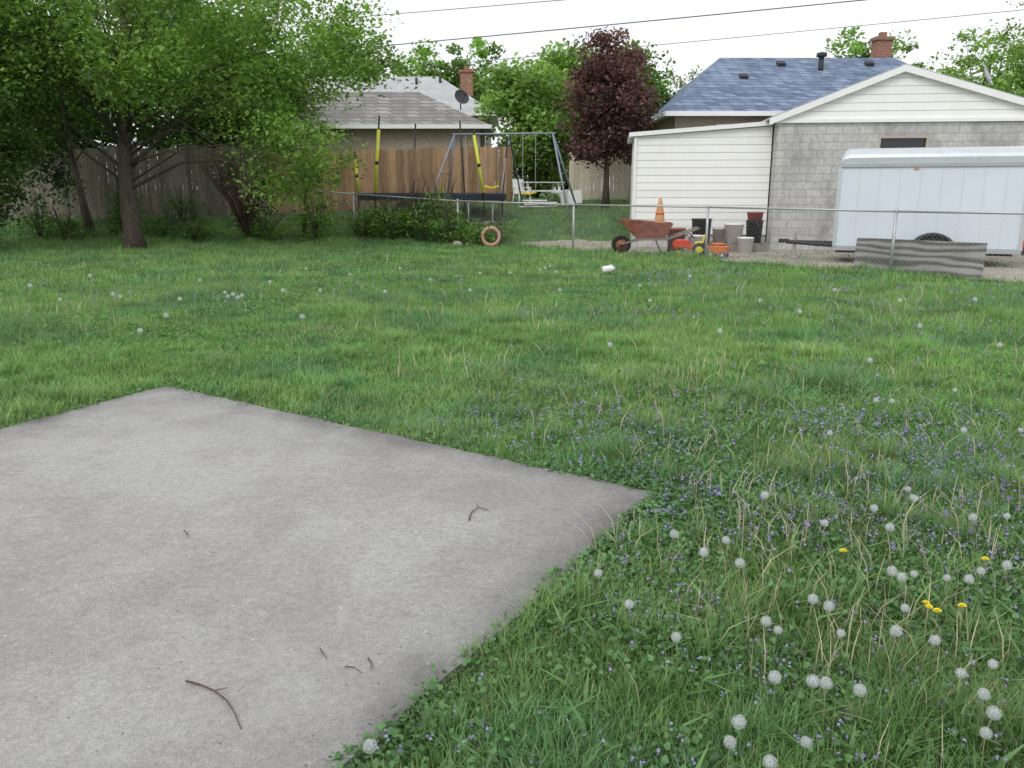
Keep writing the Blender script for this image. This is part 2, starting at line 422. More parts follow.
# dry stems
pts = []
for (u, v, k, sp) in ((660, 392, 60, .3), (705, 385, 44, .3), (465, 375, 46, .25), (300, 345, 36, .5), (560, 320, 40, .8), (850, 300, 90, 1.8), (930, 360, 44, .8),
                      (600, 300, 70, 2), (690, 480, 40, .35), (760, 500, 60, .4), (880, 470, 60, .4), (960, 540, 60, .3), (690, 570, 26, .2), (800, 560, 60, .3), (640, 560, 14, .15),
                      (860, 640, 80, .25), (930, 680, 60, .25), (720, 640, 36, .2), (980, 440, 50, .5), (420, 300, 70, 2.2), (160, 300, 70, 2.2), (740, 340, 80, 1.5), (850, 560, 90, .4), (560, 430, 30, .5), (780, 420, 70, .9)):
    X, Y = sight(u, v); pts += [(X+random.gauss(0, sp), Y+random.gauss(0, sp)) for _ in range(k)]
P = np.array(pts); P = P[slab_sd(P[:, 0], P[:, 1]) < 0]; k = len(P)
q = blades(P[:, 0], P[:, 1], .12+.16*R.random(k), .0026+.0008*P[:, 1], .15+.85*R.random(k), np.array([.58, .52, .34])[None]*(.6+.6*R.random(k))[:, None])
o = np_mesh("dry_grass_stems", q[0], q[1], q[2], GRASS, q[3]); o["kind"] = "stuff"

# broad-leaved ground cover
def discs(x, y, z, r, tint, k=6, tilt=.5, cup=.15):
    n = len(x); nx_ = R.normal(0, tilt, n); ny_ = R.normal(0, tilt, n); nz = np.ones(n)
    Nn = np.stack([nx_, ny_, nz], 1); Nn /= np.linalg.norm(Nn, axis=1)[:, None]
    a = R.normal(size=(n, 3)); U = np.cross(Nn, a); U /= np.linalg.norm(U, axis=1)[:, None]; W = np.cross(Nn, U)
    C = np.stack([x, y, z], 1); V = []
    for i in range(k):
        t = 2*math.pi*i/k; rr = r*(1 if i else .55)
        V.append(C+(U*math.cos(t)+W*math.sin(t))*rr[:, None]+Nn*(r*cup*(1 if i % 2 else -.3))[:, None])
    V = np.stack(V, 1).reshape(-1, 3)
    return V, np.arange(n*k), np.arange(n)*k, np.repeat(tint, k, 0)
parts = []
for r0, r1, dens in ((1.4, 3.2, 7000), (3.2, 5, 4600), (5, 8, 1700)):
    x, y = scatter(r0, r1, dens); s = slab_sd(x, y)
    prob = ivyness(x, y)+np.where(s > -.16, .45, 0)*fbm(x*3, y*3, 32)*1.3
    keep = (s < .03+.08*(fbm(x*7, y*7, 33)-.5)) & (R.random(len(x)) < prob)
    x = x[keep]; y = y[keep]; n_ = len(x)
    t = np.array([.13, .27, .095])*(.55+.9*R.random(n_))[:, None]*(.7+.6*fbm(x*3, y*3, 34))[:, None]
    parts.append(discs(x, y, gz(x, y)+.02+.05*R.random(n_), .004+.008*R.random(n_)+.001*y, t, 6, .7))
x, y = scatter(1.5, 7, 170); keep = (slab_sd(x, y) < -.05) & (R.random(len(x)) < weedness(x, y)); x = x[keep]; y = y[keep]; n_ = len(x)
parts.append(blades(x, y, .08+.1*R.random(n_), .010+.012*R.random(n_), .7+.5*R.random(n_), np.array([.16, .32, .10])*(.6+.8*R.random(n_))[:, None]))
x, y = scatter(8, 16, 260); keep = R.random(len(x)) < np.clip(3*fbm(x*.6, y*.6, 40)-1.4, 0, 1)
keep &= (slab_sd(x, y) < -.1) & ~gravel_mask(x, y); x = x[keep]; y = y[keep]; n_ = len(x)
parts.append(discs(x, y, gz(x, y)+.05+.04*R.random(n_), .014+.012*R.random(n_), np.array([.15, .33, .10])*(.6+.7*R.random(n_))[:, None], 6, .7))
V, Lp, S, T = merge(parts)
o = np_mesh("ground_ivy", V, Lp, S, LEAF, T); o["kind"] = "stuff"

# violet blossoms
x, y = scatter(1.4, 7, 330); s = slab_sd(x, y)
keep = (s < -.05) & (R.random(len(x)) < np.clip(weedness(x, y)*2.3*(fbm(x*1.3, y*1.3, 50)-.22), 0, 1)); xa = x[keep]; ya = y[keep]
x, y = scatter(6, 17, 30); keep = (slab_sd(x, y) < -.05) & ~gravel_mask(x, y) & (R.random(len(x)) < np.clip(4*fbm(x*.5, y*.5, 51)-1.7, 0, 1)*(.25+.75*(x > 0))); xb = x[keep]; yb = y[keep]
x = np.concatenate([xa, xb]); y = np.concatenate([ya, yb]); x = np.repeat(x, 3)+R.normal(0, .006, len(x)*3); y = np.repeat(y, 3)+R.normal(0, .006, len(y)*3); n_ = len(x)
t = np.array([.40, .34, .64])*(.6+.7*R.random(n_))[:, None]
V, Lp, S, T = discs(x, y, gz(x, y)+.065+.035*R.random(n_), .0040+.0007*y, t, 5, .9)
o = np_mesh("violet_blossoms", V, Lp, S, Mleaf("petal_material", .4, .6, .02, (1, 1, 1)), T); o["kind"] = "stuff"

# ------------------------------------------------------------------ dandelions
PUFF = Mleaf("seed_fluff", .5, .6, 0, (1, 1, 1)); PUFFC = M("seed_core", (.22, .17, .10), .9)
def puff_mesh():
    V = []; Lp = []; S = []
    n = 150; i = np.arange(n)+.5; ph = np.arccos(1-2*i/n); th = np.pi*(1+5**.5)*i
    D = np.stack([np.cos(th)*np.sin(ph), np.sin(th)*np.sin(ph), np.cos(ph)], 1)
    for d in D:
        if d[2] < -.93: continue
        d = Vector(d); a = d.orthogonal().normalized(); b = d.cross(a); r = .0185*random.uniform(.85, 1.1)
        k = len(V); V += [tuple(d*.004+a*.0003), tuple(d*.004-a*.0003), tuple(d*r)]; S.append(len(Lp)); Lp += [k, k+1, k+2]
        for j in range(6):
            t = j*math.pi/3+random.random(); q = (a*math.cos(t)+b*math.sin(t)); q2 = d.cross(q)
            k = len(V); V += [tuple(d*r+q2*.0005), tuple(d*r-q2*.0005), tuple(d*(r+.002)+q*.0052)]; S.append(len(Lp)); Lp += [k, k+1, k+2]
    return V, Lp, S
pv = puff_mesh()
protoP = empty("dandelion", (0, 0, 0)); stemmb = MB().tube([(0, 0, -.19), (.006, .002, -.12), (.004, 0, -.05), (0, 0, -.002)], [.0022, .002, .0018, .0016], 6)
STEM = M("flower_stem", (.22, .26, .13), .7, .2, 30, .1)
pst = stemmb.obj("stem", STEM, protoP, True)
psh = np_mesh("seed_head", pv[0], pv[1], pv[2], PUFF, np.tile([.80, .82, .84], (len(pv[0]), 1)), protoP)
pco = MB().lathe([(0.0, -.004), (.0035, -.002), (.004, .001), (.002, .004), (0, .0045)], n=8).obj("seed_core", PUFFC, psh, True)
spots = [(674, 534), (726, 540), (704, 552), (676, 637), (765, 495), (830, 433), (876, 400), (892, 401), (964, 430), (1021, 430), (973, 517), (914, 498), (908, 489), (825, 523),
         (874, 508), (890, 527), (892, 571), (902, 577), (914, 574), (947, 578), (969, 579), (981, 571), (1007, 516), (1007, 565), (813, 599), (829, 606), (766, 621), (778, 630),
         (841, 633), (896, 631), (993, 664), (984, 694), (994, 713), (986, 733), (739, 722), (806, 742), (730, 742), (775, 677), (826, 683), (813, 681), (740, 563), (961, 673),
         (629, 604), (370, 746), (598, 573), (905, 608), (860, 690), (935, 640), (770, 762),
         (610, 345), (302, 315), (233, 295), (113, 293), (166, 315), (283, 290), (306, 268), (545, 268), (385, 291), (920, 325), (1000, 345), (800, 310), (228, 297), (238, 298), (60, 300),
         (510, 272), (470, 290), (430, 280), (650, 300), (720, 330), (870, 360), (90, 275), (200, 280), (350, 275), (955, 390), (560, 290), (140, 330), (975, 300),
         (550, 266), (540, 269), (556, 271), (242, 296), (225, 293), (30, 285), (270, 282), (320, 290), (400, 268), (480, 273), (640, 285), (760, 300), (835, 290), (900, 300), (690, 275), (120, 296), (180, 300)]
def seat(e, x, y, z, s):
    e.location = (x, y, z); e.rotation_euler = (random.uniform(-.12, .12), random.uniform(-.12, .12), random.uniform(0, 6)); e.scale = (s, s, s)
def clone(src_e, kids):
    e = src_e.copy(); scene.collection.objects.link(e)
    m = {}
    for kx in kids:
        c = kx.copy(); scene.collection.objects.link(c); c.parent = m.get(kx.parent.name, e); m[kx.name] = c
    return e
tag(protoP, "dandelion gone to seed, fluffy white head above the grass", "dandelion", "dandelions in the lawn")
for i, (u, v) in enumerate(spots):
    zz = .165 if v > 380 else .2
    x, y = sight(u, v, zz)
    e = protoP if i == 0 else clone(protoP, [pst, psh, pco])
    s = random.uniform(.7, 1.0) if v > 380 else random.uniform(1.15, 1.5)
    seat(e, x, y, float(gz(x, y))+zz, s)
protoY = empty("dandelion_flower", (0, 0, 0)); ym = MB()
for ringi, (r, zt) in enumerate(((.019, .002), (.015, .006), (.010, .009), (.005, .010))):
    for k in range(22-4*ringi):
        t = 2*math.pi*k/(22-4*ringi)+ringi; c, s_ = math.cos(t), math.sin(t)
        ym.add([(0, 0, 0), (c*r-s_*.002, s_*r+c*.002, zt), (c*r*1.08, s_*r*1.08, zt), (c*r+s_*.002, s_*r-c*.002, zt)], [(0, 1, 2, 3)])
yst = stemmb.obj("stem", STEM, protoY, True); yb = ym.obj("blossom", M("dandelion_yellow", (.88, .74, .03), .7, .1, 20, .1), protoY)
tag(protoY, "yellow dandelion in bloom among the weeds", "dandelion", "yellow dandelions in the lawn")
for i, (u, v) in enumerate([(929, 608), (937, 612), (962, 607), (985, 560), (843, 552), (926, 604)]):
    x, y = sight(u, v, .13); e = protoY if i == 0 else clone(protoY, [yst, yb]); seat(e, x, y, .135, random.uniform(.65, .85))

def twig(pts, r, label):
    mb = MB(); P = []
    for (u, v) in pts:
        x, y = sight(u, v, .045); P.append(Vector((x, y, .045+random.uniform(0, .004))))
    mb.tube(P, [r*(1-.6*i/(len(P)-1)) for i in range(len(P))], 6)
    if len(P) > 3:
        d = (P[2]-P[1]); sd_ = Vector((-d.y, d.x, .01)).normalized(); mb.tube([P[2], P[2]+sd_*.03+d*.5], [r*.5, r*.25], 5)
    o = mb.obj("twig", TWIG, None, True); tag(o, label, "twig", "twigs on the patio")
twig([(186, 682), (200, 685), (214, 691), (226, 700), (235, 714), (241, 729)], .004, "thin curved broken twig lying on the concrete patio")
twig([(469, 520), (471, 513), (478, 508), (489, 510)], .004, "short bent twig lying on the concrete patio")
twig([(320, 649), (324, 655), (327, 660)], .0025, "tiny twig fragment on the concrete patio")
twig([(345, 667), (354, 668), (362, 673)], .0025, "tiny twig fragment on the concrete patio")
twig([(368, 658), (372, 664), (371, 670)], .003, "tiny twig fragment on the concrete patio")
twig([(184, 530), (187, 533), (188, 537)], .003, "tiny twig fragment on the concrete patio")

# ------------------------------------------------------------------ trees
def leafset(P, size, tint, up=.5, droop=0):
    n = len(P); Nn = R.normal(size=(n, 3)); Nn[:, 2] = np.abs(Nn[:, 2])+up; Nn /= np.linalg.norm(Nn, axis=1)[:, None]
    a = R.normal(size=(n, 3)); U = np.cross(Nn, a); U /= np.linalg.norm(U, axis=1)[:, None]; W = np.cross(Nn, U)
    s = size[:, None]
    V = np.stack([P-U*s*.55, P-U*s*.05+W*s*.34+Nn*s*.08, P+U*s*.55-Nn*s*.1, P-U*s*.05-W*s*.34+Nn*s*.08], 1).reshape(-1, 3)
    return V, np.arange(n*4), np.arange(n)*4, np.repeat(tint, 4, 0)
def tree(name, loc, trunk, r0, blobs, leaf, lpc, sig, c1, c2, label, cat="tree", group=None, limbs=30, trunkmat=BARK, extra=None, lr=(.14, .3)):
    e = empty(name, loc, 0, label, cat, group); tp = [Vector(p) for p in trunk]; nT = len(tp)
    mb = MB(); mb.tube(tp, [r0*1.35]+[r0*(1-.72*i/(nT-1)) for i in range(1, nT)], 12)
    C = []
    for (x, y, z, rx, ry, rz, k) in blobs:
        d = R.normal(size=(k, 3)); d /= np.linalg.norm(d, axis=1)[:, None]; rr = R.random(k)**(1/2.4)
        C.append(np.array([x, y, z])+d*rr[:, None]*np.array([rx, ry, rz]))
    C = np.concatenate(C); C[:, 2] = np.maximum(C[:, 2], .12); k = len(C)
    idx = R.permutation(k)[:limbs]
    for ii in idx:
        c = Vector(C[ii]); fr = min(nT-1.01, max(1, (nT-1)*(.35+.6*random.random()))) if nT > 2 else .9
        i = int(fr); p = tp[i].lerp(tp[i+1], fr-i)
        if p.z > c.z+.5: p = tp[max(1, i-1)]
        m1 = p.lerp(c, .35)+Vector((random.gauss(0, .15), random.gauss(0, .15), .15*(c-p).length*.6)); m2 = p.lerp(c, .7)+Vector((random.gauss(0, .2), random.gauss(0, .2), .1*(c-p).length*.6))
        rb = r0*random.uniform(*lr)
        mb.tube([p, m1, m2, c], [rb, rb*.7, rb*.45, rb*.15], 6)
    if extra: extra(mb)
    mb.obj("trunk", trunkmat, e, True)
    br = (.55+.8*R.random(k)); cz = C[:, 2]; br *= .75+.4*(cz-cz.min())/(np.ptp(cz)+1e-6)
    P = np.repeat(C, lpc, 0); d = R.normal(size=P.shape); rr = R.random(len(P))**(1/2.0)
    d /= np.linalg.norm(d, axis=1)[:, None]; sg = np.repeat(sig*(.5+1.0*R.random(k)), lpc)
    P = P+d*(rr*sg*1.6)[:, None]*np.array([1, 1, .7])
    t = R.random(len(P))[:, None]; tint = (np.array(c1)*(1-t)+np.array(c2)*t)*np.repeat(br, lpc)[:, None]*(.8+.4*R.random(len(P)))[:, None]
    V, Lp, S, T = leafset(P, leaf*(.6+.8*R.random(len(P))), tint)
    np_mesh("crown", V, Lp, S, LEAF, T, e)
    return e
Y1 = (.16, .31, .05); Y2 = (.30, .48, .10)
G1 = (.11, .23, .04); G2 = (.22, .39, .075); D1 = (.06, .13, .03); D2 = (.10, .20, .05); B1 = (.20, .36, .08); B2 = (.34, .51, .14)
def base(x, y): return (x, y, float(gz(x, y))-.03)
tree("shade_tree", base(-10.2, 22.7), [(0, 0, 0), (-.02, 0, .5), (-.05, 0, 1.6), (.0, 0, 2.6), (.12, 0, 3.6), (.25, 0, 5), (.4, .2, 7.5)], .27,
     [(0, 0, 7.4, 6.2, 5, 3.0, 190), (4.9, -.6, 5.1, 1.8, 1.6, 1.7, 36), (6.4, -.6, 4.7, 1.0, 1, 1.3, 14), (4.5, -1.4, 2.9, 1.4, 1.2, 1.6, 30), (-3, -1, 4.9, 3.0, 2, 1.7, 46), (2, -1, 4.9, 3.0, 2, 1.4, 46), (.6, -2.3, 4.2, 3.6, 1, .7, 32)],
     .11, 120, .52, Y1, Y2, "broad leafy green shade tree with dark trunk on the lawn", limbs=60, lr=(.07, .18))
tree("dark_tree", base(-13.5, 21), [(0, 0, 0), (.05, 0, 1.2), (0, 0, 2.6), (.1, 0, 4.5), (.1, 0, 7)], .26,
     [(0, 0, 4.4, 2.7, 2.2, 2.6, 100), (0, 0, 7, 3, 2.6, 2, 50), (-.2, .5, 1.8, 1.9, 1.3, 1.4, 46)], .11, 140, .45, D1, G1, "dense dark green tree with low branches beside the fence", limbs=30)
tree("slender_tree", base(-12.9, 25.8), [(0, 0, 0), (-.15, 0, 1.2), (-.3, 0, 2.4), (-.4, 0, 4), (-.4, 0, 6)], .12,
     [(-.4, 0, 4.9, 3.2, 2, 1.8, 70), (-1.4, .4, 2.4, 1.2, .8, 1.3, 18)], .13, 110, .45, D1, G1, "slender leaning tree in front of the wooden fence", limbs=16)
def stems(k, h, sp):
    def f(mb):
        for _ in range(k):
            a = random.uniform(0, 6.28); q = random.uniform(.3, 1)*sp
            mb.tube([(0, 0, 0), (math.cos(a)*q*.3, math.sin(a)*q*.3, h*.4), (math.cos(a)*q*.8, math.sin(a)*q*.8, h*.8), (math.cos(a)*q*1.1, math.sin(a)*q*1.1, h)], [.022, .016, .010, .004], 5)
    return f
STEMM = M("reddish_stems", (.13, .08, .065), .9, .3, 12, .3)
tree("bare_stemmed_shrub", base(-7.9, 25.2), [(0, 0, 0), (.05, 0, .8), (.1, 0, 1.8)], .05, [(0, 0, 2.0, 1.3, .9, 1.1, 22), (.2, 0, .9, 1.1, .8, .6, 10)], .07, 80, .28, (.075, .045, .04), (.09, .13, .04),
     "tangled reddish shrub with thin bare stems by the fence", "shrub", limbs=12, trunkmat=STEMM, extra=stems(60, 2.8, 1.7))
tree("sapling", base(-6.3, 25.5), [(0, 0, 0), (.05, 0, .8), (.2, 0, 2.0), (.3, 0, 3.4)], .05, [(.2, 0, 2.7, 1.5, .9, 1.3, 26), (-.2, 0, 1.3, 1.0, .7, .9, 14)], .10, 80, .34, Y1, Y2,
     "young bright green sapling with low drooping branches", "tree", limbs=14)
for i, (x, y, h, c) in enumerate([(-10.4, 25.3, .7, 0), (-9.3, 24.6, .5, 0), (-7.3, 25.1, .6, 1), (-5.9, 25.3, .8, 1), (-4.4, 25.5, .8, 1), (-3.5, 25.0, .9, 1), (-2.6, 24.7, 1.15, 1), (-1.8, 24.3, 1.0, 1), (-1.0, 24.2, .6, 1), (-13, 24.5, .8, 0), (-11.8, 25.6, 1.0, 0), (-15, 23.5, 1.0, 0), (-.3, 24.5, .7, 1), (-3.9, 25.6, 1.0, 1), (-14, 25, 1.1, 0), (-16.5, 24.5, 1.2, 0), (-2.1, 24.9, 1.4, 1), (-3.0, 25.2, 1.3, 1), (-12.4, 27, 1.6, 0), (-10.6, 27.2, 1.0, 0)]):
    tree("shrub", base(x, y), [(0, 0, 0), (0, 0, h*.4), (.05, 0, h*.9)], .02, [(0, 0, h*.5, .6, .4, h*.5, 16)], .075, 56, .26, D2 if c == 0 else G1, G1 if c == 0 else G2,
         "low leafy green shrub growing along the wire fence", "shrub", "shrubs along the wire fence", limbs=6, extra=stems(9, h*1.4, .6))
tree("purple_leaf_tree", base(3.3, 30), [(0, 0, 0), (.02, 0, .9), (0, 0, 1.7), (.05, 0, 3.0), (.05, 0, 4.8)], .12,
     [(0, 0, 3.4, 1.5, 1.3, 1.5, 84), (.1, 0, 4.7, 1.15, .9, 1.15, 44), (0, 0, 2.2, 1.35, .9, .8, 36)], .13, 95, .34, (.12, .058, .07), (.25, .125, .125),
     "purple leaved ornamental tree with dark maroon crown", limbs=30)
def bt(x, y, h, w_, c1, c2, label, dens=1.0, leaf=.2, tr=.22, airy=1.0, ls=.62, low=False):
    k = int(60*dens)
    bl = [(0, 0, h*ls, w_, w_*.9, h*.33, k), (w_*.4, 0, h*.55, w_*.6, w_*.6, h*.2, k//4), (-w_*.4, 0, h*.72, w_*.55, w_*.55, h*.22, k//4)]
    if low: bl.append((0, 0, h*.25, w_, w_*.6, h*.2, k//2))
    tree("background_tree", base(x, y), [(0, 0, 0), (0, 0, h*.25), (.1, 0, h*.5), (0, 0, h*.78)], tr, bl, leaf, int(90*airy), .5, c1, c2, label, limbs=26, lr=(.1, .22))
bt(.9, 37, 5.9, 2.0, B1, B2, "bright green leafy tree behind the wooden fence", 1.2, ls=.6, low=True)
bt(2.6, 41, 7.4, 1.8, B1, B2, "tall green tree behind the backyard fence", 1, low=True)
bt(5.1, 36, 6.7, 1.2, G1, G2, "narrow green tree beside the purple leaved tree", 1, low=True)
bt(-3.6, 62, 11.4, 4.0, B1, G2, "rounded green tree rising behind the grey roof", 1.3, .28)
bt(4.5, 60, 9.6, 3.5, B1, B2, "pale green tree far behind the houses", 1.0, .28)
bt(11.5, 58, 10.2, 2.3, (.24, .28, .18), (.36, .40, .27), "sparse just budding tree behind the houses", .5, .2, airy=.5)
bt(20.5, 50, 11.2, 3.0, B1, G2, "leafy green tree behind the blue roof", 1.2, .22, airy=.7)
bt(25.5, 47, 10.4, 3.2, B1, B2, "light green airy tree behind the garage", 1.3, .2, airy=.6)
bt(27.5, 44, 12.6, 3.6, B1, B2, "light green airy tree behind the garage", 1.3, .18, airy=.6)
bt(22.0, 42, 8.0, 3.0, G1, B2, "light green airy tree behind the garage", 1.2, .18, airy=.8, low=True)
bt(-13, 36, 9, 4.0, D2, G1, "dense green tree behind the old fence", 1.6, .22, low=True)
bt(-20, 33, 10, 4.5, D1, G1, "dense green tree behind the old fence", 1.8, .22, low=True)
bt(-27, 34, 10, 5, D1, G1, "dense green tree behind the old fence", 1.4, .22, low=True)
bt(-10.2, 32, 7, 2.6, D2, G1, "dense green tree behind the old fence", 1.5, .18, low=True)
bt(-16, 30.5, 6.5, 2.8, D1, G1, "dense green tree behind the old fence", 1.5, .18, low=True)
bt(-9.5, 52, 10.4, 4, B1, G2, "green tree behind the neighbouring house", 1.2, .26)

# ------------------------------------------------------------------ wooden fences
def picket_fence(name, p0, p1, h, mat, label, pw=.14, gap=.008, jitter=.03, lo=.75, hi=1.15):
    L = math.hypot(p1[0]-p0[0], p1[1]-p0[1]); ang = math.atan2(p1[1]-p0[1], p1[0]-p0[0])
    e = empty(name, (p0[0], p0[1], float(gz(*p0))), ang, label, "fence"); mb = MB(); k = int(L/(pw+gap)); z0 = float(gz(*p0))
    pos = lambda s: (p0[0]+math.cos(ang)*s, p0[1]+math.sin(ang)*s)
    for i in range(k):
        s = i*(pw+gap)+pw/2; zz = float(gz(*pos(s)))-z0; hh = h+random.uniform(-jitter, jitter); tt_ = random.uniform(lo, hi)
        mb.box((s, 0, zz+hh/2), (pw, .018, hh), RY(random.uniform(-.6, .6)), tint=(tt_, tt_*.98, tt_*.95))
    mb.obj("picket_panel", mat, e)
    nb = max(2, int(L/2.4)); rl = MB(); zA = [float(gz(*pos(L*i/nb)))-z0 for i in range(nb+1)]
    for i in range(nb):
        for f in (.18, .82):
            rl.tube([(L*i/nb, .04, zA[i]+h*f), (L*(i+1)/nb, .04, zA[i+1]+h*f)], .035, 4)
    rl.obj("rail", mat, e)
    for i in range(nb+1):
        p = MB().box((0, 0, h/2), (.09, .09, h+.04)).obj("post", mat, e); p.location = (L*i/nb, .1, zA[i])
picket_fence("wooden_fence", (-24, 27.2), (-8.2, 28.4), 2.3, OLDWOOD, "tall grey weathered wooden privacy fence under the trees", jitter=.07, lo=.6, hi=1.25)
picket_fence("wooden_fence", (-8.1, 28.6), (.0, 31.6), 2.0, NEWWOOD, "orange brown cedar picket fence behind the trampoline", lo=.65, hi=1.2)
picket_fence("wooden_fence", (2.2, 32.2), (5.6, 32.2), 1.75, TANWOOD, "pale tan wooden fence panel beside the white shed", jitter=.01, lo=.92, hi=1.05)

# ------------------------------------------------------------------ chain link fence
fp = [(-8.5, 27.6), (-4.85, 26.0), (-1.57, 24.5), (1.65, 22.68), (4.49, 19.42), (7.33, 16.16), (9.22, 13.99), (11.1, 11.83)]
fe = empty("chain_link_fence", (fp[3][0], fp[3][1], 0), 0, "low galvanised chain link fence with round posts across the lawn", "fence")
fo = Vector((fp[3][0], fp[3][1], 0)); P3 = [Vector((x, y, float(gz(x, y))))-fo for x, y in fp]; H = 1.2
for i, p in enumerate(P3):
    mb = MB().tube([p+Vector((0, 0, -.1)), p+Vector((0, 0, H+.02))], .03, 10)
    mb.lathe([(.036, H+.0), (.036, H+.03), (.02, H+.055), (0, H+.06)], c=p, n=10); mb.obj("post", GALV, fe, True)
rl = MB()
for a, b in zip(P3[:-1], P3[1:]): rl.tube([a+Vector((0, 0, H)), b+Vector((0, 0, H))], .021, 8)
rl.obj("top_rail", GALV, fe, True)
wm = MB()
for a, b in zip(P3[:-1], P3[1:]):
    L = (b-a).length; d = (b-a)/L; nrm = Vector((-d.y, d.x, 0)).normalized(); step = .09; hh = H-.05; k = -int(hh/step)
    while k*step < L:
        for sg in (1, -1):
            s0 = k*step; s1 = s0+hh; q0, q1 = max(0, s0), min(L, s1)
            if q1-q0 < .02: continue
            z0_, z1_ = q0-s0, q1-s0
            if sg < 0: z0_, z1_ = hh-z0_, hh-z1_
            A = a+d*q0+Vector((0, 0, z0_+.03))+nrm*.004*sg; B = a+d*q1+Vector((0, 0, z1_+.03))+nrm*.004*sg
            wm.tube([A, B], .0015, 3)
        k += 1
wm.obj("wire_mesh", GALV, fe)

# ------------------------------------------------------------------ garage + lean-to shed
GX, GY, GR = 6.97, 22.7, math.radians(-7)
gar = empty("garage", (GX, GY, 0), GR, "concrete block garage with white sided gable and pale roof trim", "garage")
W, D, EZ, AZp, AX = 7.0, 7.0, 3.36, 4.53, 3.0
mb = MB(); wx0, wx1, wz0, wz1 = 2.55, 3.8, 2.05, 2.95
for (x0, x1, z0, z1) in ((0, wx0, 0, EZ), (wx1, W, 0, EZ), (wx0, wx1, 0, wz0), (wx0, wx1, wz1, EZ)):
    mb.add([(x0, 0, z0), (x1, 0, z0), (x1, 0, z1), (x0, 0, z1)], [(0, 1, 2, 3)])
mb.add([(0, 0, 0), (0, D, 0), (0, D, EZ), (0, 0, EZ)], [(3, 2, 1, 0)]); mb.add([(W, 0, 0), (W, D, 0), (W, D, EZ), (W, 0, EZ)], [(0, 1, 2, 3)])
mb.add([(0, D, 0), (W, D, 0), (W, D, EZ), (0, D, EZ)], [(3, 2, 1, 0)])
mb.obj("wall", BLOCK, gar)
HR = AZp-EZ
sl_ = lambda x: EZ+HR*(x/AX if x < AX else (W-x)/(W-AX))
def siding(zs, ze, xr, course, y0=0.0, proud=.012):
    mb = MB(); z = zs
    while z < ze-1e-4:
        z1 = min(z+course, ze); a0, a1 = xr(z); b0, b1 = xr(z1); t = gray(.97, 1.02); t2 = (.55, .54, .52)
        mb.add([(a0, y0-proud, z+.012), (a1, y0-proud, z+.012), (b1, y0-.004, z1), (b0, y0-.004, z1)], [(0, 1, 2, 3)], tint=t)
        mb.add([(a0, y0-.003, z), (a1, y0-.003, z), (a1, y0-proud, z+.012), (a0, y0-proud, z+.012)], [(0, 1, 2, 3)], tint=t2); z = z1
    return mb
gx = lambda z: ((z-EZ)/HR*AX, W-(z-EZ)/HR*(W-AX))
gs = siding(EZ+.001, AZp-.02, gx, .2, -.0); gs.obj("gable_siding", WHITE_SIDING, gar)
MB().box((W/2, -.035, EZ-.03), (W+.1, .05, .09)).obj("trim_board", WHITE_TRIM, gar)
ov = .12; ro = MB(); rk = MB()
for sg in (0, 1):
    run = AX if sg == 0 else W-AX
    s_ = HR/run
    def pt(x, y, dz): return (x if sg == 0 else W-x, y, EZ+s_*x+dz)
    xa, xb = -.25, run
    V = [pt(xa, -ov, .10), pt(xb, -ov, .10), pt(xb, D+ov, .10), pt(xa, D+ov, .10), pt(xa, -ov, .16), pt(xb, -ov, .16), pt(xb, D+ov, .16), pt(xa, D+ov, .16)]
    ro.add(V, [(0, 1, 5, 4), (4, 5, 6, 7), (3, 0, 4, 7), (0, 3, 2, 1)])
    V = [pt(xa, -ov-.03, -.03), pt(xb, -ov-.03, -.03), pt(xb, -ov-.03, .13), pt(xa, -ov-.03, .13), pt(xa, -ov-.005, -.03), pt(xb, -ov-.005, -.03), pt(xb, -ov-.005, .13), pt(xa, -ov-.005, .13)]
    rk.add(V, [(0, 1, 2, 3), (4, 7, 6, 5), (0, 4, 5, 1), (3, 2, 6, 7), (0, 3, 7, 4)])
    V = [pt(xa, -ov, -.02), pt(xb, -ov, .06), pt(xb, 0, .06), pt(xa, 0, -.02)]; rk.add(V, [(0, 1, 2, 3)])
ro.obj("roof", M("pale_roofing", (.42, .42, .42), .8, .2, 8, .2), gar); rk.obj("rake_board", WHITE_TRIM, gar)
win = empty("window", (0, 0, 0)); win.parent = gar; wc = (wx0+wx1)/2
MB().box((wc, .1, (wz0+wz1)/2), (wx1-wx0, .02, wz1-wz0)).obj("pane", GLASS, win)
fr = MB()
for c, d in (((wx0+.03, .05, 2.5), (.06, .09, .9)), ((wx1-.03, .05, 2.5), (.06, .09, .9)), ((wc, .05, wz1-.03), (1.13, .09, .06)), ((wc, .05, wz0+.03), (1.13, .09, .06))): fr.box(c, d)
fr.obj("frame", FASCIA, win)
def dish(loc, rz, mat, k=1.0):
    e = empty("satellite_dish", loc, rz, "small round satellite dish on a roof mast", "satellite dish"); e.scale = (k, k, k)
    m = MB(); prof = [(.0, 0), (.1, .008), (.2, .03), (.3, .07), (.31, .075), (.3, .06), (.2, .02), (.1, -.002), (0, -.01)]
    m.lathe(prof, (0, -.05, .45), 24, RX(65)); m.obj("reflector", mat, e, True)
    MB().tube([(0, 0, 0), (0, 0, .3), (0, -.03, .45)], .025, 8).tube([(0, -.05, .28), (0, -.4, .5)], .012, 6).obj("mast", DARKSTEEL, e, True)
    MB().box((0, -.42, .52), (.06, .1, .06)).obj("receiver", DARKSTEEL, e)
    return e
DG = M("dish_grey", (.45, .46, .48), .5); DD = M("dish_dark", (.06, .06, .065), .5)
gm = Matrix.Translation((GX, GY, 0)) @ Matrix.Rotation(GR, 4, 'Z')
p = gm @ Vector((5.15, .5, sl_(5.15)+.12)); dish(p, .9, DG, .85)

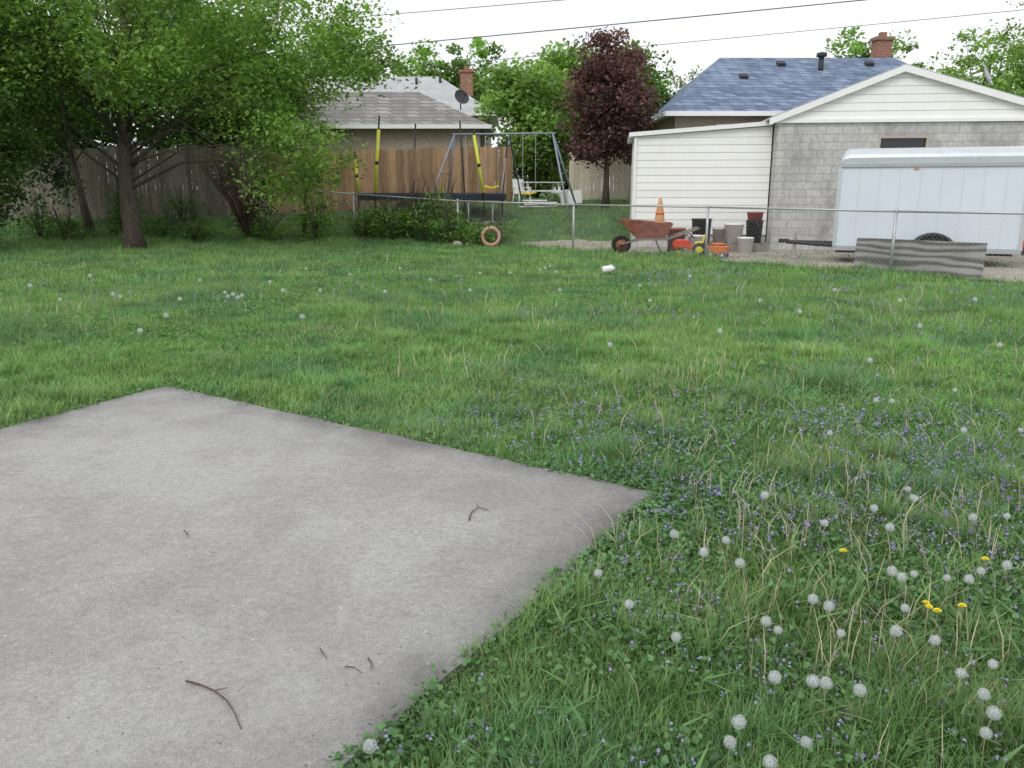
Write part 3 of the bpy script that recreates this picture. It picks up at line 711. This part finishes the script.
shed = empty("lean_to_shed", tuple(gm @ Vector((-3.7, .55, 0))), GR, "white horizontal sided lean to shed against the block garage", "shed")
SW, SD = 3.66, 3.6; zl, zr = 3.0, 3.25
MB().box((SW/2, SD/2+.03, .2), (SW, SD, .4)).obj("foundation", BLOCK, shed)
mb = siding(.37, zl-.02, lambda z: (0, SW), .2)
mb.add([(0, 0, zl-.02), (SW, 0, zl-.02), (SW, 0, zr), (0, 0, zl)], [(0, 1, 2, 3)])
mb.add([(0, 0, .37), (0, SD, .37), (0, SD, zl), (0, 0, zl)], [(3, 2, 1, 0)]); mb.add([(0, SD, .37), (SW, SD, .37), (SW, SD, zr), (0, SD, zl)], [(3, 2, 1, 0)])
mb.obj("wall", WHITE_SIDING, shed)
r = MB(); r.add([(-.15, -.12, zl+.0), (SW, -.12, zr+.02), (SW, SD+.1, zr+.02), (-.15, SD+.1, zl), (-.15, -.12, zl+.11), (SW, -.12, zr+.13), (SW, SD+.1, zr+.13), (-.15, SD+.1, zl+.11)],
               [(0, 1, 5, 4), (4, 5, 6, 7), (3, 0, 4, 7), (0, 3, 2, 1), (2, 3, 7, 6), (1, 2, 6, 5)])
r.obj("roof", WHITE_TRIM, shed)
MB().box((.03, -.03, (.37+zl)/2), (.08, .05, zl-.4)).obj("corner_trim", WHITE_TRIM, shed)

# ------------------------------------------------------------------ houses
def hip_house(name, x0, x1, y0, y1, zb, ze, zr, hl, hr, roofmat, wallmat, label, over=.4, windows=()):
    e = empty(name, (x0, y0, zb), 0, label, "house"); w_, d = x1-x0, y1-y0; e_ = ze-zb; r_ = zr-zb; ym = d/2
    m = MB()
    m.add([(0, 0, 0), (w_, 0, 0), (w_, d, 0), (0, d, 0), (0, 0, e_), (w_, 0, e_), (w_, d, e_), (0, d, e_)], [(0, 1, 5, 4), (1, 2, 6, 5), (2, 3, 7, 6), (3, 0, 4, 7)])
    if hl == 0: m.add([(0, 0, e_), (0, d, e_), (0, ym, r_-.1)], [(0, 2, 1)])
    if hr == 0: m.add([(w_, 0, e_), (w_, d, e_), (w_, ym, r_-.1)], [(0, 1, 2)])
    m.obj("wall", wallmat, e)
    o_ = over; a = [(-o_, -o_, e_-.02), (w_+o_, -o_, e_-.02), (w_+o_, d+o_, e_-.02), (-o_, d+o_, e_-.02), (hl if hl else -o_, ym, r_), (w_-hr if hr else w_+o_, ym, r_)]
    rf = MB().add(a, [(0, 1, 5, 4), (1, 2, 5), (2, 3, 4, 5), (3, 0, 4)]); ro_ = rf.obj("roof", roofmat, e)
    g_ = MB(); t = .16
    g_.box((w_/2, -o_-.04, e_-.09), (w_+2*o_+.1, .1, t)); g_.box((-o_-.04, d/2, e_-.09), (.1, d+2*o_-.1, t)); g_.box((w_+o_+.04, d/2, e_-.09), (.1, d+2*o_-.1, t))
    g_.obj("gutter", WHITE_TRIM, e)
    MB().add([(-o_, -o_, e_-.05), (w_+o_, -o_, e_-.05), (w_+o_, d+o_, e_-.05), (-o_, d+o_, e_-.05)], [(0, 3, 2, 1)]).obj("soffit", WHITE_TRIM, e)
    for (wx, wz, ww, wh) in windows:
        wn = empty("window", (wx, 0, wz)); wn.parent = e
        MB().box((0, -.02, 0), (ww, .02, wh)).obj("pane", GLASS, wn)
        f = MB()
        for c_, d_ in (((-ww/2, -.035, 0), (.08, .05, wh+.16)), ((ww/2, -.035, 0), (.08, .05, wh+.16)), ((0, -.036, wh/2+.04), (ww-.08, .05, .08)), ((0, -.036, -wh/2-.04), (ww-.08, .05, .08))): f.box(c_, d_)
        f.obj("frame", WHITE_TRIM, wn)
    return e, ro_
BZ = .3; BE = 4.25; BR = 6.62
hb, rb = hip_house("blue_roofed_house", 5.75, 17.0, 30.6, 38.6, BZ, BE, BR, 2.4, 2.0, BLUEROOF, TANBRICK, "tan brick house with blue shingled hip roof and white gutters", windows=((2.2, 2.9, 1.4, 1.1),))
def chimney(parent, x, y, z0, z1, wd):
    m = MB().box((x, y, (z0+z1)/2), (wd, wd*.8, z1-z0)).box((x, y, z1+.05), (wd+.14, wd*.8+.14, .12)).box((x, y, z1+.2), (wd*.4, wd*.4, .2)); m.obj("chimney", BRICK, parent)
chimney(rb, 8.95, 4.6, 5.4, 7.05, .62)
rv = MB().tube([(6.0, 2.9, 5.5), (6.0, 2.9, 6.2)], .1, 12).lathe([(.0, 6.38), (.19, 6.33), (.2, 6.2), (.11, 6.18)], (6.0, 2.9, 0), 12); rv.obj("roof_vent", DARKGREY, rb, True)
sv_ = (BR-BE+.02)/4.4
for (x, yv) in ((4.6, 3.3), (8.0, 3.3), (2.9, 2.2)):
    MB().box((x, yv, BE-BZ+sv_*(yv+.4)+.05), (.3, .26, .12), RX(28)).obj("roof_vent", DARKGREY, rb)
h1, r1 = hip_house("grey_roofed_house", -13, -1.2, 42, 50, 1.2, 5.2, 7.35, 0, 2.6, GREYROOF, TANBRICK, "tan brick house with light grey shingled roof")
chimney(r1, 10.6, 4.4, 5.2, 6.4, .65)
s1_ = (7.35-5.2+.02)/4.4
for (x, yv) in ((8.1, 3.0), (9.3, 3.2)): MB().tube([(x, yv, 4.0+s1_*(yv+.4)-.1), (x, yv, 4.0+s1_*(yv+.4)+.3)], .07, 8).obj("roof_vent", DARKGREY, r1, True)
h2, r2 = hip_house("low_brown_roofed_house", -12, -1.3, 35.3, 41.2, 1.1, 4.15, 5.75, 0, 2.8, BROWNROOF, TANBRICK, "low tan brick building with weathered brown shingled roof")
dish((-2.25, 38.2, 5.0), .5, DD, 1.1)

# ------------------------------------------------------------------ utility pole and cables
up = empty("utility_pole", (-11.8, 40, 1.2), 0, "tall weathered wooden utility pole behind the trees", "utility pole")
MB().tube([(0, 0, 0), (0, 0, 9.6)], [.17, .12], 12).obj("pole", OLDWOOD, up, True); MB().box((0, -.14, 8.9), (2.2, .1, .12)).obj("crossarm", OLDWOOD, up)
for x in (-.9, .0, .9): MB().lathe([(.03, 8.96), (.06, 9.0), (.04, 9.06), (.06, 9.1), (0, 9.16)], (x, -.14, 0), 10).obj("insulator", DARKSTEEL, up, True)
for (z0, z1, r_, yb_) in ((8.75, 8.85, .014, 26), (7.4, 8.1, .02, 25), (6.4, 7.4, .011, 25)):
    A = Vector((-11.8, 39.9, z0)); B = Vector((24, yb_, z1)); q = []
    for i in range(31):
        t = i/30; p = A.lerp(B, t); p.z -= .08*4*t*(1-t); q.append(p-A)
    o = MB().tube(q, r_, 6).obj("power_cable", CABLE, None, True); o.location = A; tag(o, "thin dark overhead power cable against the overcast sky", "cable", "overhead cables")

# ------------------------------------------------------------------ enclosed trailer
te = empty("enclosed_trailer", (9.13, 18.82, 0), math.atan2(-.348, .938), "white enclosed cargo trailer parked on gravel behind the fence", "trailer")
L2, W2, z0, z1 = 1.80, .9, .30, 2.14
b = MB()
V = [(-L2, -W2, z0), (L2, -W2, z0), (L2, W2, z0), (-L2, W2, z0), (-L2, -W2, z1), (L2, -W2, z1), (L2, W2, z1), (-L2, W2, z1)]
b.add(V, [(0, 3, 2, 1), (4, 5, 6, 7), (0, 1, 5, 4), (1, 2, 6, 5), (2, 3, 7, 6), (3, 0, 4, 7)]); b.obj("body", TRAILER_W, te, bevel=.02)
s = MB()
for i in range(1, 9): s.box((-L2+i*2*L2/9, -W2-.001, (z0+z1)/2), (.008, .006, z1-z0-.12), tint=(.88, .88, .88))
for i in range(1, 9):
    for k in range(22): s.box((-L2+i*2*L2/9+.02, -W2-.001, z0+.1+k*.08), (.01, .006, .01), tint=(.75, .75, .75))
s.obj("panel_seam", TRAILER_W, te)
cs = [(-W2-.015, z1-.03), (-W2-.02, z1+.12), (-W2+.02, z1+.19), (-W2+.14, z1+.27), (-.5, z1+.325), (0, z1+.35), (.5, z1+.325), (W2-.14, z1+.27), (W2-.02, z1+.19), (W2+.02, z1+.12), (W2+.015, z1-.03)]
xsn = [(-L2-.02, .0), (-L2+.02, .55), (-L2+.08, .85), (-L2+.18, 1), (L2-.04, 1), (L2+.0, .96), (L2+.03, .85)]
V = []; Fc = []
for (x, k) in xsn:
    for (y, z) in cs: V.append((x, y, z1-.03+(z-z1+.03)*max(k, .12)))
m_ = len(cs)
for i in range(len(xsn)-1):
    for j in range(m_-1): Fc.append((i*m_+j, (i+1)*m_+j, (i+1)*m_+j+1, i*m_+j+1))
Fc.append(tuple(range(m_))); Fc.append(tuple(range((len(xsn)-1)*m_, len(xsn)*m_))[::-1])
MB().add(V, Fc).obj("roof", ALU, te, False)
t_ = MB().box((0, -W2-.02, z1-.04), (2*L2+.06, .03, .07), tint=(.75, .75, .75)).box((0, -W2-.014, z0+.04), (2*L2+.04, .022, .1), tint=(.8, .8, .8)); t_.box((-L2, -W2, (z0+z1)/2), (.07, .05, z1-z0-.13)); t_.box((L2, -W2, (z0+z1)/2), (.09, .06, z1-z0-.13)); t_.obj("edge_trim", ALU, te)
MB().box((-L2-.012, 0, .65), (.02, 1.78, .6)).obj("stone_guard", ALU, te)
MB().box((L2+.02, 0, 1.24), (.03, 1.7, 1.72)).obj("rear_door", TRAILER_W, te, bevel=.008)
MB().box((L2+.085, -W2+.03, 1.22), (.07, .1, 1.9)).box((L2+.085, -W2-.03, 1.1), (.05, .04, .16)).obj("door_latch", DARKSTEEL, te, bevel=.01)
MB().box((L2+.06, -W2-.01, .5), (.05, .05, .14)).obj("tail_light", PL_RED, te)
MB().box((-.3, -W2-.012, 2.02), (.1, .012, .03)).box((L2-.12, -W2-.026, 2.1), (.07, .02, .03)).obj("marker_light", PL_ORANGE, te)
fm = MB(); ns = 14
for i in range(ns):
    a0 = math.pi*i/ns; a1 = math.pi*(i+1)/ns; r1_, r2_ = .42, .47
    V = [(math.cos(q)*rr, yy, .27+math.sin(q)*rr*.93) for q in (a0, a1) for rr in (r1_, r2_) for yy in (-W2-.27, -W2-.005)]
    fm.add(V, [(0, 1, 5, 4), (2, 6, 7, 3), (0, 4, 6, 2), (1, 3, 7, 5)])
fmo = fm.obj("fender", DARKGREY, te); fmo.location.x = .15
arch = MB().add([(math.cos(math.pi*i/14)*.41, -W2-.006, .27+math.sin(math.pi*i/14)*.38) for i in range(15)], [tuple(range(15))]).obj("wheel_arch", RUBBER, te); arch.location.x = .15
for sy in (-1, 1):
    wh = empty("wheel", (.15, sy*(W2+.13), .33)); wh.parent = te
    MB().lathe([(.19, -.09), (.3, -.095), (.33, -.07), (.335, 0), (.33, .07), (.3, .095), (.19, .09), (.19, -.09)], n=28, mtx=RX(90)).obj("tyre", RUBBER, wh, True)
    MB().lathe([(0, -.04), (.08, -.05), (.1, -.03), (.17, -.04), (.195, -.085), (.195, .085), (0, .05)], n=20, mtx=RX(90*-sy if sy > 0 else 90)).obj("rim", PL_WHITE, wh, True)
tg = MB()
for sy in (-1, 1): tg.tube([(-L2+.2, sy*.55, .36), (-L2-1.05, 0, .40)], .045, 4)
tg.box((-L2-1.1, 0, .42), (.24, .09, .09)); tg.box((-L2-.25, 0, .37), (.06, .8, .06)); tg.obj("tongue", DARKSTEEL, te)
MB().tube([(-L2-.85, .0, .04), (-L2-.85, 0, .62)], .03, 8).box((-L2-.85, 0, .03), (.16, .16, .02)).tube([(-L2-.85, 0, .6), (-L2-.85, -.16, .6)], .012, 6).obj("jack", GALV, te)
MB().box((0, 0, .26), (3.5, 1.0, .09)).tube([(.15, -.95, .33), (.15, .95, .33)], .04, 8).obj("chassis", DARKSTEEL, te)

pw = MB().box((0, 0, .34), (2.44, .02, .68)).obj("plywood_board", PLY, None, bevel=.003)
pw.location = (7.78, 16.15, -.03); a_ = math.atan2(-.739, .674); pw.rotation_euler = (math.radians(-7), 0, a_)
tag(pw, "long weathered grey plywood board leaning on the wire fence", "board")

# ------------------------------------------------------------------ wheelbarrow and clutter
wb = empty("wheelbarrow", (3.5, 21.3, float(gz(3.5, 21.3))), math.radians(-8), "rusty red wheelbarrow standing behind the wire fence", "wheelbarrow"); wb.scale = (1.25, 1.2, 1.15)
T_ = [(-.62, -.34, .74), (.42, -.34, .66), (.42, .34, .66), (-.62, .34, .74), (-.28, -.2, .36), (.25, -.22, .33), (.25, .22, .33), (-.28, .2, .36)]
MB().add(T_, [(4, 5, 6, 7), (0, 1, 5, 4), (1, 2, 6, 5), (2, 3, 7, 6), (3, 0, 4, 7)]).obj("tray", RUST, wb, solid=.012)
MB().tube([(-.62, -.34, .745), (.42, -.34, .665), (.42, .34, .665), (-.62, .34, .745), (-.62, -.34, .745)], .014, 6).obj("tray_rim", RUST, wb, True)
hd = MB()
for sy in (-1, 1): hd.tube([(-.62, sy*.08, .2), (-.2, sy*.2, .33), (.35, sy*.28, .34), (.95, sy*.32, .58)], .022, 6)
hd.obj("handle", OLDWOOD, wb, True)
lg = MB()
for sy in (-1, 1): lg.tube([(.1, sy*.22, .33), (.22, sy*.24, .03), (.36, sy*.24, .03), (.42, sy*.28, .36)], .014, 6)
lg.obj("leg", DARKSTEEL, wb, True)
wl = empty("wheel", (-.58, 0, .2)); wl.parent = wb
MB().torus((0, 0, 0), .155, .045, RX(90), 28, 10).obj("tyre", RUBBER, wl, True); MB().lathe([(0, -.05), (.04, -.05), (.05, -.01), (.12, -.02), (.12, .02), (.05, .01), (.04, .05), (0, .05)], n=18, mtx=RX(90)).obj("rim", RUST, wl, True)
MB().box((0, 0, .45), (.5, .38, .2), tint=(.6, .6, .6)).obj("load", BARK, wb)
cn = empty("traffic_cone", (3.72, 21.3, .64), .3, "faded orange traffic cone standing in the wheelbarrow", "traffic cone"); cn.scale = (1.25, 1.25, 1.2)
CONE = M("faded_orange", (.62, .32, .15), .7, .2, 8, .05)
MB().box((0, 0, .015), (.3, .3, .03)).obj("base", CONE, cn, bevel=.006)
MB().lathe([(.12, .03), (.115, .06), (.085, .28), (.06, .44), (.03, .62), (.02, .63), (0, .63)], n=24).obj("cone", CONE, cn, True)
MB().lathe([(.0865, .29), (.089, .29), (.079, .35), (.076, .35)], n=24).obj("band", PL_ORANGE, cn, True)

pl = empty("wooden_pallet", (5.75, 22.35, 0), GR, "weathered low wooden pallet stacked against the shed", "pallet")
m = MB()
for i in range(9): m.box((-.9+i*.225, 0, .21), (.14, .8, .02), tint=gray(.7, 1.1))
m.obj("deck", OLDWOOD, pl); m = MB()
for y in (-.36, 0, .36): m.box((0, y, .1), (1.95, .07, .2))
m.obj("stringer", OLDWOOD, pl)
def bucket(x, y, z, r, h, mat, label, kind="bucket", handle=True, flare=.85):
    e = empty(kind, (x, y, z), random.uniform(0, 3), label, kind.replace("_", " "))
    MB().lathe([(0, 0), (r*flare, 0), (r, h-.03), (r*1.06, h-.03), (r*1.06, h), (r*.97, h), (r*flare*.95, .02), (0, .02)], n=24).obj("pail", mat, e, True, bevel=0)
    if handle:
        MB().tube([(r*1.05*math.cos(t), -.03-r*.75*math.sin(t)*.6, h-.04-r*.6*math.sin(t)) for t in [math.pi*i/12 for i in range(13)]], .005, 5).obj("handle", GALV, e, True)
    return e
BINRED = M("dull_red_plastic", (.34, .09, .07), .6, .15, 8, .05)
bucket(5.05, 22.5, .22, .26, .62, PL_BLACK, "large black plastic planter pot beside the shed", "planter_pot", False)
bucket(5.85, 22.25, .22, .25, .50, PL_WHITE, "white plastic bucket with wire handle on the pallet")
bucket(6.0, 21.6, .0, .2, .40, PL_WHITE, "dirty white plastic bucket with wire handle on gravel")
bucket(6.42, 22.35, .22, .22, .58, PL_BLACK, "dark plastic bucket carrying a red bucket on top")
bucket(6.42, 22.35, .78, .21, .24, BINRED, "faded red bucket stacked on a dark bucket", "bucket", False)
bucket(5.35, 21.8, .0, .18, .24, PL_ORANGE, "orange clay coloured pot standing on the gravel", "planter_pot", False)
bucket(4.75, 21.7, .0, .2, .45, PL_WHITE, "white plastic bucket standing on gravel near the toys")
bucket(5.48, 22.35, .22, .16, .38, M("bare_tin", (.5, .49, .47), .5), "small pale metal pail on the pallet")
bucket(4.35, 22.3, .0, .24, .6, BINRED, "dull reddish plastic bin standing against the shed", "plastic_bin", False)

def toy_wheel(par, x, y, r, wd, mt, mr):
    e = empty("wheel", (x, y, r)); e.parent = par
    MB().lathe([(r*.55, -wd/2), (r*.92, -wd/2), (r, -wd*.3), (r, wd*.3), (r*.92, wd/2), (r*.55, wd/2), (r*.55, -wd/2)], n=20, mtx=RX(90)).obj("tyre", mt, e, True)
    MB().lathe([(0, -wd*.4), (r*.2, -wd*.5), (r*.56, -wd*.35), (r*.56, wd*.35), (r*.2, wd*.5), (0, wd*.4)], n=16, mtx=RX(90)).obj("hub", mr, e, True)
tt = empty("toy_tractor", (4.4, 20.6, float(gz(4.4, 20.6))), math.radians(165), "red and yellow plastic ride on toy tractor by the fence", "toy")
MB().box((.22, 0, .3), (.36, .22, .2)).box((-.1, 0, .22), (.4, .26, .1)).box((.42, 0, .28), (.05, .2, .15)).obj("body", PL_RED, tt, bevel=.03)
MB().box((-.18, 0, .32), (.2, .24, .07)).box((-.29, 0, .42), (.05, .24, .2), RY(-12)).obj("seat", PL_YELLOW, tt, bevel=.02)
MB().tube([(.1, 0, .36), (.0, 0, .5)], .012, 6).torus((-.0, 0, .5), .08, .012, RY(-40), 20, 6).obj("steering_wheel", PL_BLACK, tt, True)
for sy in (-1, 1): toy_wheel(tt, -.2, sy*.2, .17, .09, PL_BLACK, PL_YELLOW); toy_wheel(tt, .3, sy*.17, .1, .07, PL_BLACK, PL_YELLOW)
tw = empty("toy_wagon", (4.95, 20.1, float(gz(4.95, 20.1))), math.radians(150), "small orange plastic toy wagon with blue wheels", "toy"); tw.scale = (.9, .9, .9)
MB().add([(-.25, -.16, .3), (.25, -.16, .3), (.25, .16, .3), (-.25, .16, .3), (-.2, -.12, .12), (.2, -.12, .12), (.2, .12, .12), (-.2, .12, .12)], [(4, 5, 6, 7), (0, 1, 5, 4), (1, 2, 6, 5), (2, 3, 7, 6), (3, 0, 4, 7)]).obj("tub", PL_ORANGE, tw, solid=.015)
MB().tube([(.2, 0, .12), (.45, 0, .2), (.6, 0, .36)], .012, 6).tube([(.6, -.07, .36), (.6, .07, .36)], .014, 6).obj("handle", PL_YELLOW, tw, True)
for sx in (-.15, .15):
    for sy in (-1, 1): toy_wheel(tw, sx, sy*.16, .085, .05, PL_BLUE, PL_YELLOW)
tb = MB()
tb.lathe([(0, .0)]+[(.11*math.sin(t), .11-.11*math.cos(t)) for t in [math.pi*i/12 for i in range(1, 12)]]+[(0, .22)], n=20)
tb = tb.obj("toy_ball", PL_BLUE, None, True); tb.location = (4.75, 20.75, 0); tag(tb, "small blue plastic ball on the ground near the toys", "ball")

hp = MB().torus((0, 0, .27), .24, .05, RX(80), 32, 10).obj("inflatable_ring", PINK, None, True); x, y = -.6, 23.9; hp.location = (x, y, float(gz(x, y)))
tag(hp, "faded pink swim ring leaning upright in the weeds", "swim ring")
ROCKM = M("pale_rock", (.4, .38, .34), .9, .3, 9, .5)
for i, (x, y, k) in enumerate(((-1.55, 23.9, 1), (-1.25, 24.05, .7))):
    m = MB(); m.lathe([(0, 0), (.12, .0), (.16, .06), (.13, .15), (.06, .2), (0, .21)], n=10)
    o = m.obj("rock", ROCKM, None, True); o.scale = (k, k*.8, k*.8); o.location = (x, y, float(gz(x, y))-.02); tag(o, "pale rounded rock at the foot of the fence", "rock", "rocks by the fence")
x, y = sight(608, 275); jg = empty("plastic_jug", (x, y, float(gz(x, y))+.12), .3, "white plastic jug lying on its side in grass", "plastic jug"); jg.scale = (.85, .85, .85)
MB().lathe([(0, -.13), (.07, -.13), (.078, -.11), (.078, .06), (.05, .12), (.022, .15), (.022, .17), (0, .17)], n=20, mtx=RY(85)).obj("bottle", PL_WHITE, jg, True)
MB().lathe([(0, .171), (.026, .171), (.026, .195), (0, .195)], n=14, mtx=RY(85)).obj("cap", PL_BLUE, jg, True)
MB().tube([(.03, 0, .06), (.05, 0, .1), (.12, 0, .07), (.13, 0, .03)], .01, 6).obj("handle", PL_WHITE, jg, True)

# ------------------------------------------------------------------ trampoline
tx, ty = -2.6, 28.0; tz = float(gz(tx, ty))
tr = empty("trampoline", (tx, ty, tz), 0, "large round trampoline with black poles and yellow foam sleeves", "trampoline")
RR = 2.35
MB().torus((0, 0, .78), RR, .035, None, 64, 8).obj("frame", DARKSTEEL, tr, True)
MB().lathe([(0, .79), (RR-.3, .79)], n=64).obj("mat", PL_BLACK, tr)
MB().lathe([(RR-.33, .80), (RR-.33, .88), (RR+.04, .88), (RR+.07, .84), (RR+.07, .66), (RR+.06, .66)], n=64).obj("safety_pad", M("navy_pad", (.025, .035, .05), .6), tr)
# (angle, pole top, sleeve bottom, sleeve top, lean x, lean y)
for ang, pt_, s0_, s1_2, lx, ly in ((180, 2.2, .9, 1.95, -.05, 0), (229, 3.15, .9, 2.75, .10, -.05), (112, 3.25, 0, 0, .05, .1), (68, 3.35, 0, 0, -.06, .1), (-45, 2.75, .9, 2.6, -.16, 0), (22, 2.7, 0, 0, .1, 0)):
    a = math.radians(ang); a0 = a-.22; a1 = a+.22; c = lambda a, z: (RR*math.cos(a), RR*math.sin(a), z)
    MB().tube([c(a0, .78), c(a0, .0), c(a, -.04), c(a1, .0), c(a1, .78)], .028, 8).obj("leg", GALV, tr, True)
    q = lambda z, off=.1: ((RR+off)*math.cos(a)+lx*max(0, z-.8), (RR+off)*math.sin(a)+ly*max(0, z-.8), z)
    MB().tube([q(.1), q(.8), q(pt_)], .028, 8).obj("net_pole", PL_BLACK, tr, True)
    if s1_2:
        MB().tube([q(s0_), q(s1_2)], .05, 10).obj("foam_sleeve", FOAM, tr, True)
        mid = s0_+(s1_2-s0_)*.45; MB().tube([q(mid), q(mid+.1)], .052, 10).obj("strap", PL_BLACK, tr, True)

# ------------------------------------------------------------------ swing set
sx_, sy_ = -.3, 29.3; ss = empty("swing_set", (sx_, sy_, float(gz(sx_, sy_))), math.radians(-12), "grey metal A frame swing set with yellow swings", "swing set")
for x, o_ in ((-1.7, -1), (1.7, 1)):
    for y in (-1.25, 1.25): MB().tube([(x+o_*.75, y, -.05), (x, 0, 2.6)], .034, 8).obj("leg", BLUESTEEL, ss, True)
    MB().tube([(x+o_*.36, -.62, 1.3), (x+o_*.36, .62, 1.3)], .018, 8).obj("brace", BLUESTEEL, ss, True)
MB().tube([(.1, -1.2, -.05), (.2, 0, 2.6), (.5, 1.2, -.05)], .030, 8).obj("leg", BLUESTEEL, ss, True)
MB().tube([(-1.8, 0, 2.6), (1.8, 0, 2.6)], .034, 10).obj("top_bar", BLUESTEEL, ss, True)
for x, hz in ((-1.1, .6), (-.4, .9), (.9, .7)):
    s1 = empty("swing", (x, 0, 0)); s1.parent = ss
    MB().tube([(-.22, 0, 2.58), (-.22, 0, hz)], .011, 5).tube([(.22, 0, 2.58), (.22, 0, hz)], .011, 5).obj("chain", GALV, s1)
    MB().add([(-.24, -.09, hz+.01), (0, -.1, hz-.05), (.24, -.09, hz+.01), (.24, .09, hz+.01), (0, .1, hz-.05), (-.24, .09, hz+.01)], [(0, 1, 4, 5), (1, 2, 3, 4)]).obj("seat", PL_YELLOW if x > -.5 else PL_BLUE, s1, solid=.06)

# white painted picnic table, tipped plastic chairs and stacked boards
pt_ = empty("picnic_table", (1.05, 31.2, float(gz(1.05, 31.2))), .35, "white painted wooden picnic table with benches near the swings", "picnic table")
m = MB()
for i in range(5): m.box((0, -.32+i*.16, .75), (1.6, .14, .035), tint=gray(.7, 1.0))
m.obj("table_top", PL_WHITE, pt_)
for y in (-.7, .7): MB().box((0, y, .45), (1.6, .24, .05)).obj("bench", PL_WHITE, pt_)
for x in (-.6, .6): MB().tube([(x, -.6, 0), (x, -.2, .74)], .04, 4).tube([(x, .6, 0), (x, .2, .74)], .04, 4).box((x, 0, .43), (.06, 1.5, .09)).obj("leg", PL_WHITE, pt_)
for (x, y, rz, tip) in ((.35, 30.6, .5, 0), (1.55, 30.4, -.6, 1.45)):
    ch = empty("plastic_chair", (x, y, float(gz(x, y))+(.25 if tip else 0)), rz, "white plastic garden chair tipped over near the table" if tip else "white plastic garden chair standing near the picnic table", "chair", "white plastic garden chairs")
    ch.rotation_euler = (0, tip, rz)
    MB().box((0, 0, .42), (.48, .46, .04)).obj("seat", PL_WHITE, ch, bevel=.01)
    MB().box((0, .24, .68), (.46, .03, .5), RX(-12)).obj("backrest", PL_WHITE, ch, bevel=.01)
    for sx in (-1, 1):
        for sy in (-1, 1): MB().tube([(sx*.21, sy*.2, .41), (sx*.25, sy*.24, 0)], .02, 6).obj("leg", PL_WHITE, ch, True)
        MB().box((sx*.25, 0, .63), (.05, .44, .03)).tube([(sx*.25, -.2, .62), (sx*.23, -.2, .42)], .018, 6).obj("armrest", PL_WHITE, ch)
for i, (x, y, rz, dz, L_) in enumerate(((.9, 30.0, .2, .0, 1.3), (.95, 30.05, .45, .07, 1.1), (1.0, 29.95, -.1, .14, 1.2), (.8, 30.1, .3, .21, .9))):
    b_ = MB().box((0, 0, .035), (L_, .16, .045)).obj("painted_plank", PL_WHITE, None, bevel=.004); b_.location = (x, y, float(gz(.9, 30.0))+.03+dz); b_.rotation_euler = (0, 0, rz)
    tag(b_, "white painted wooden plank in a loose pile on grass", "plank", "pile of white painted planks")
print("built")
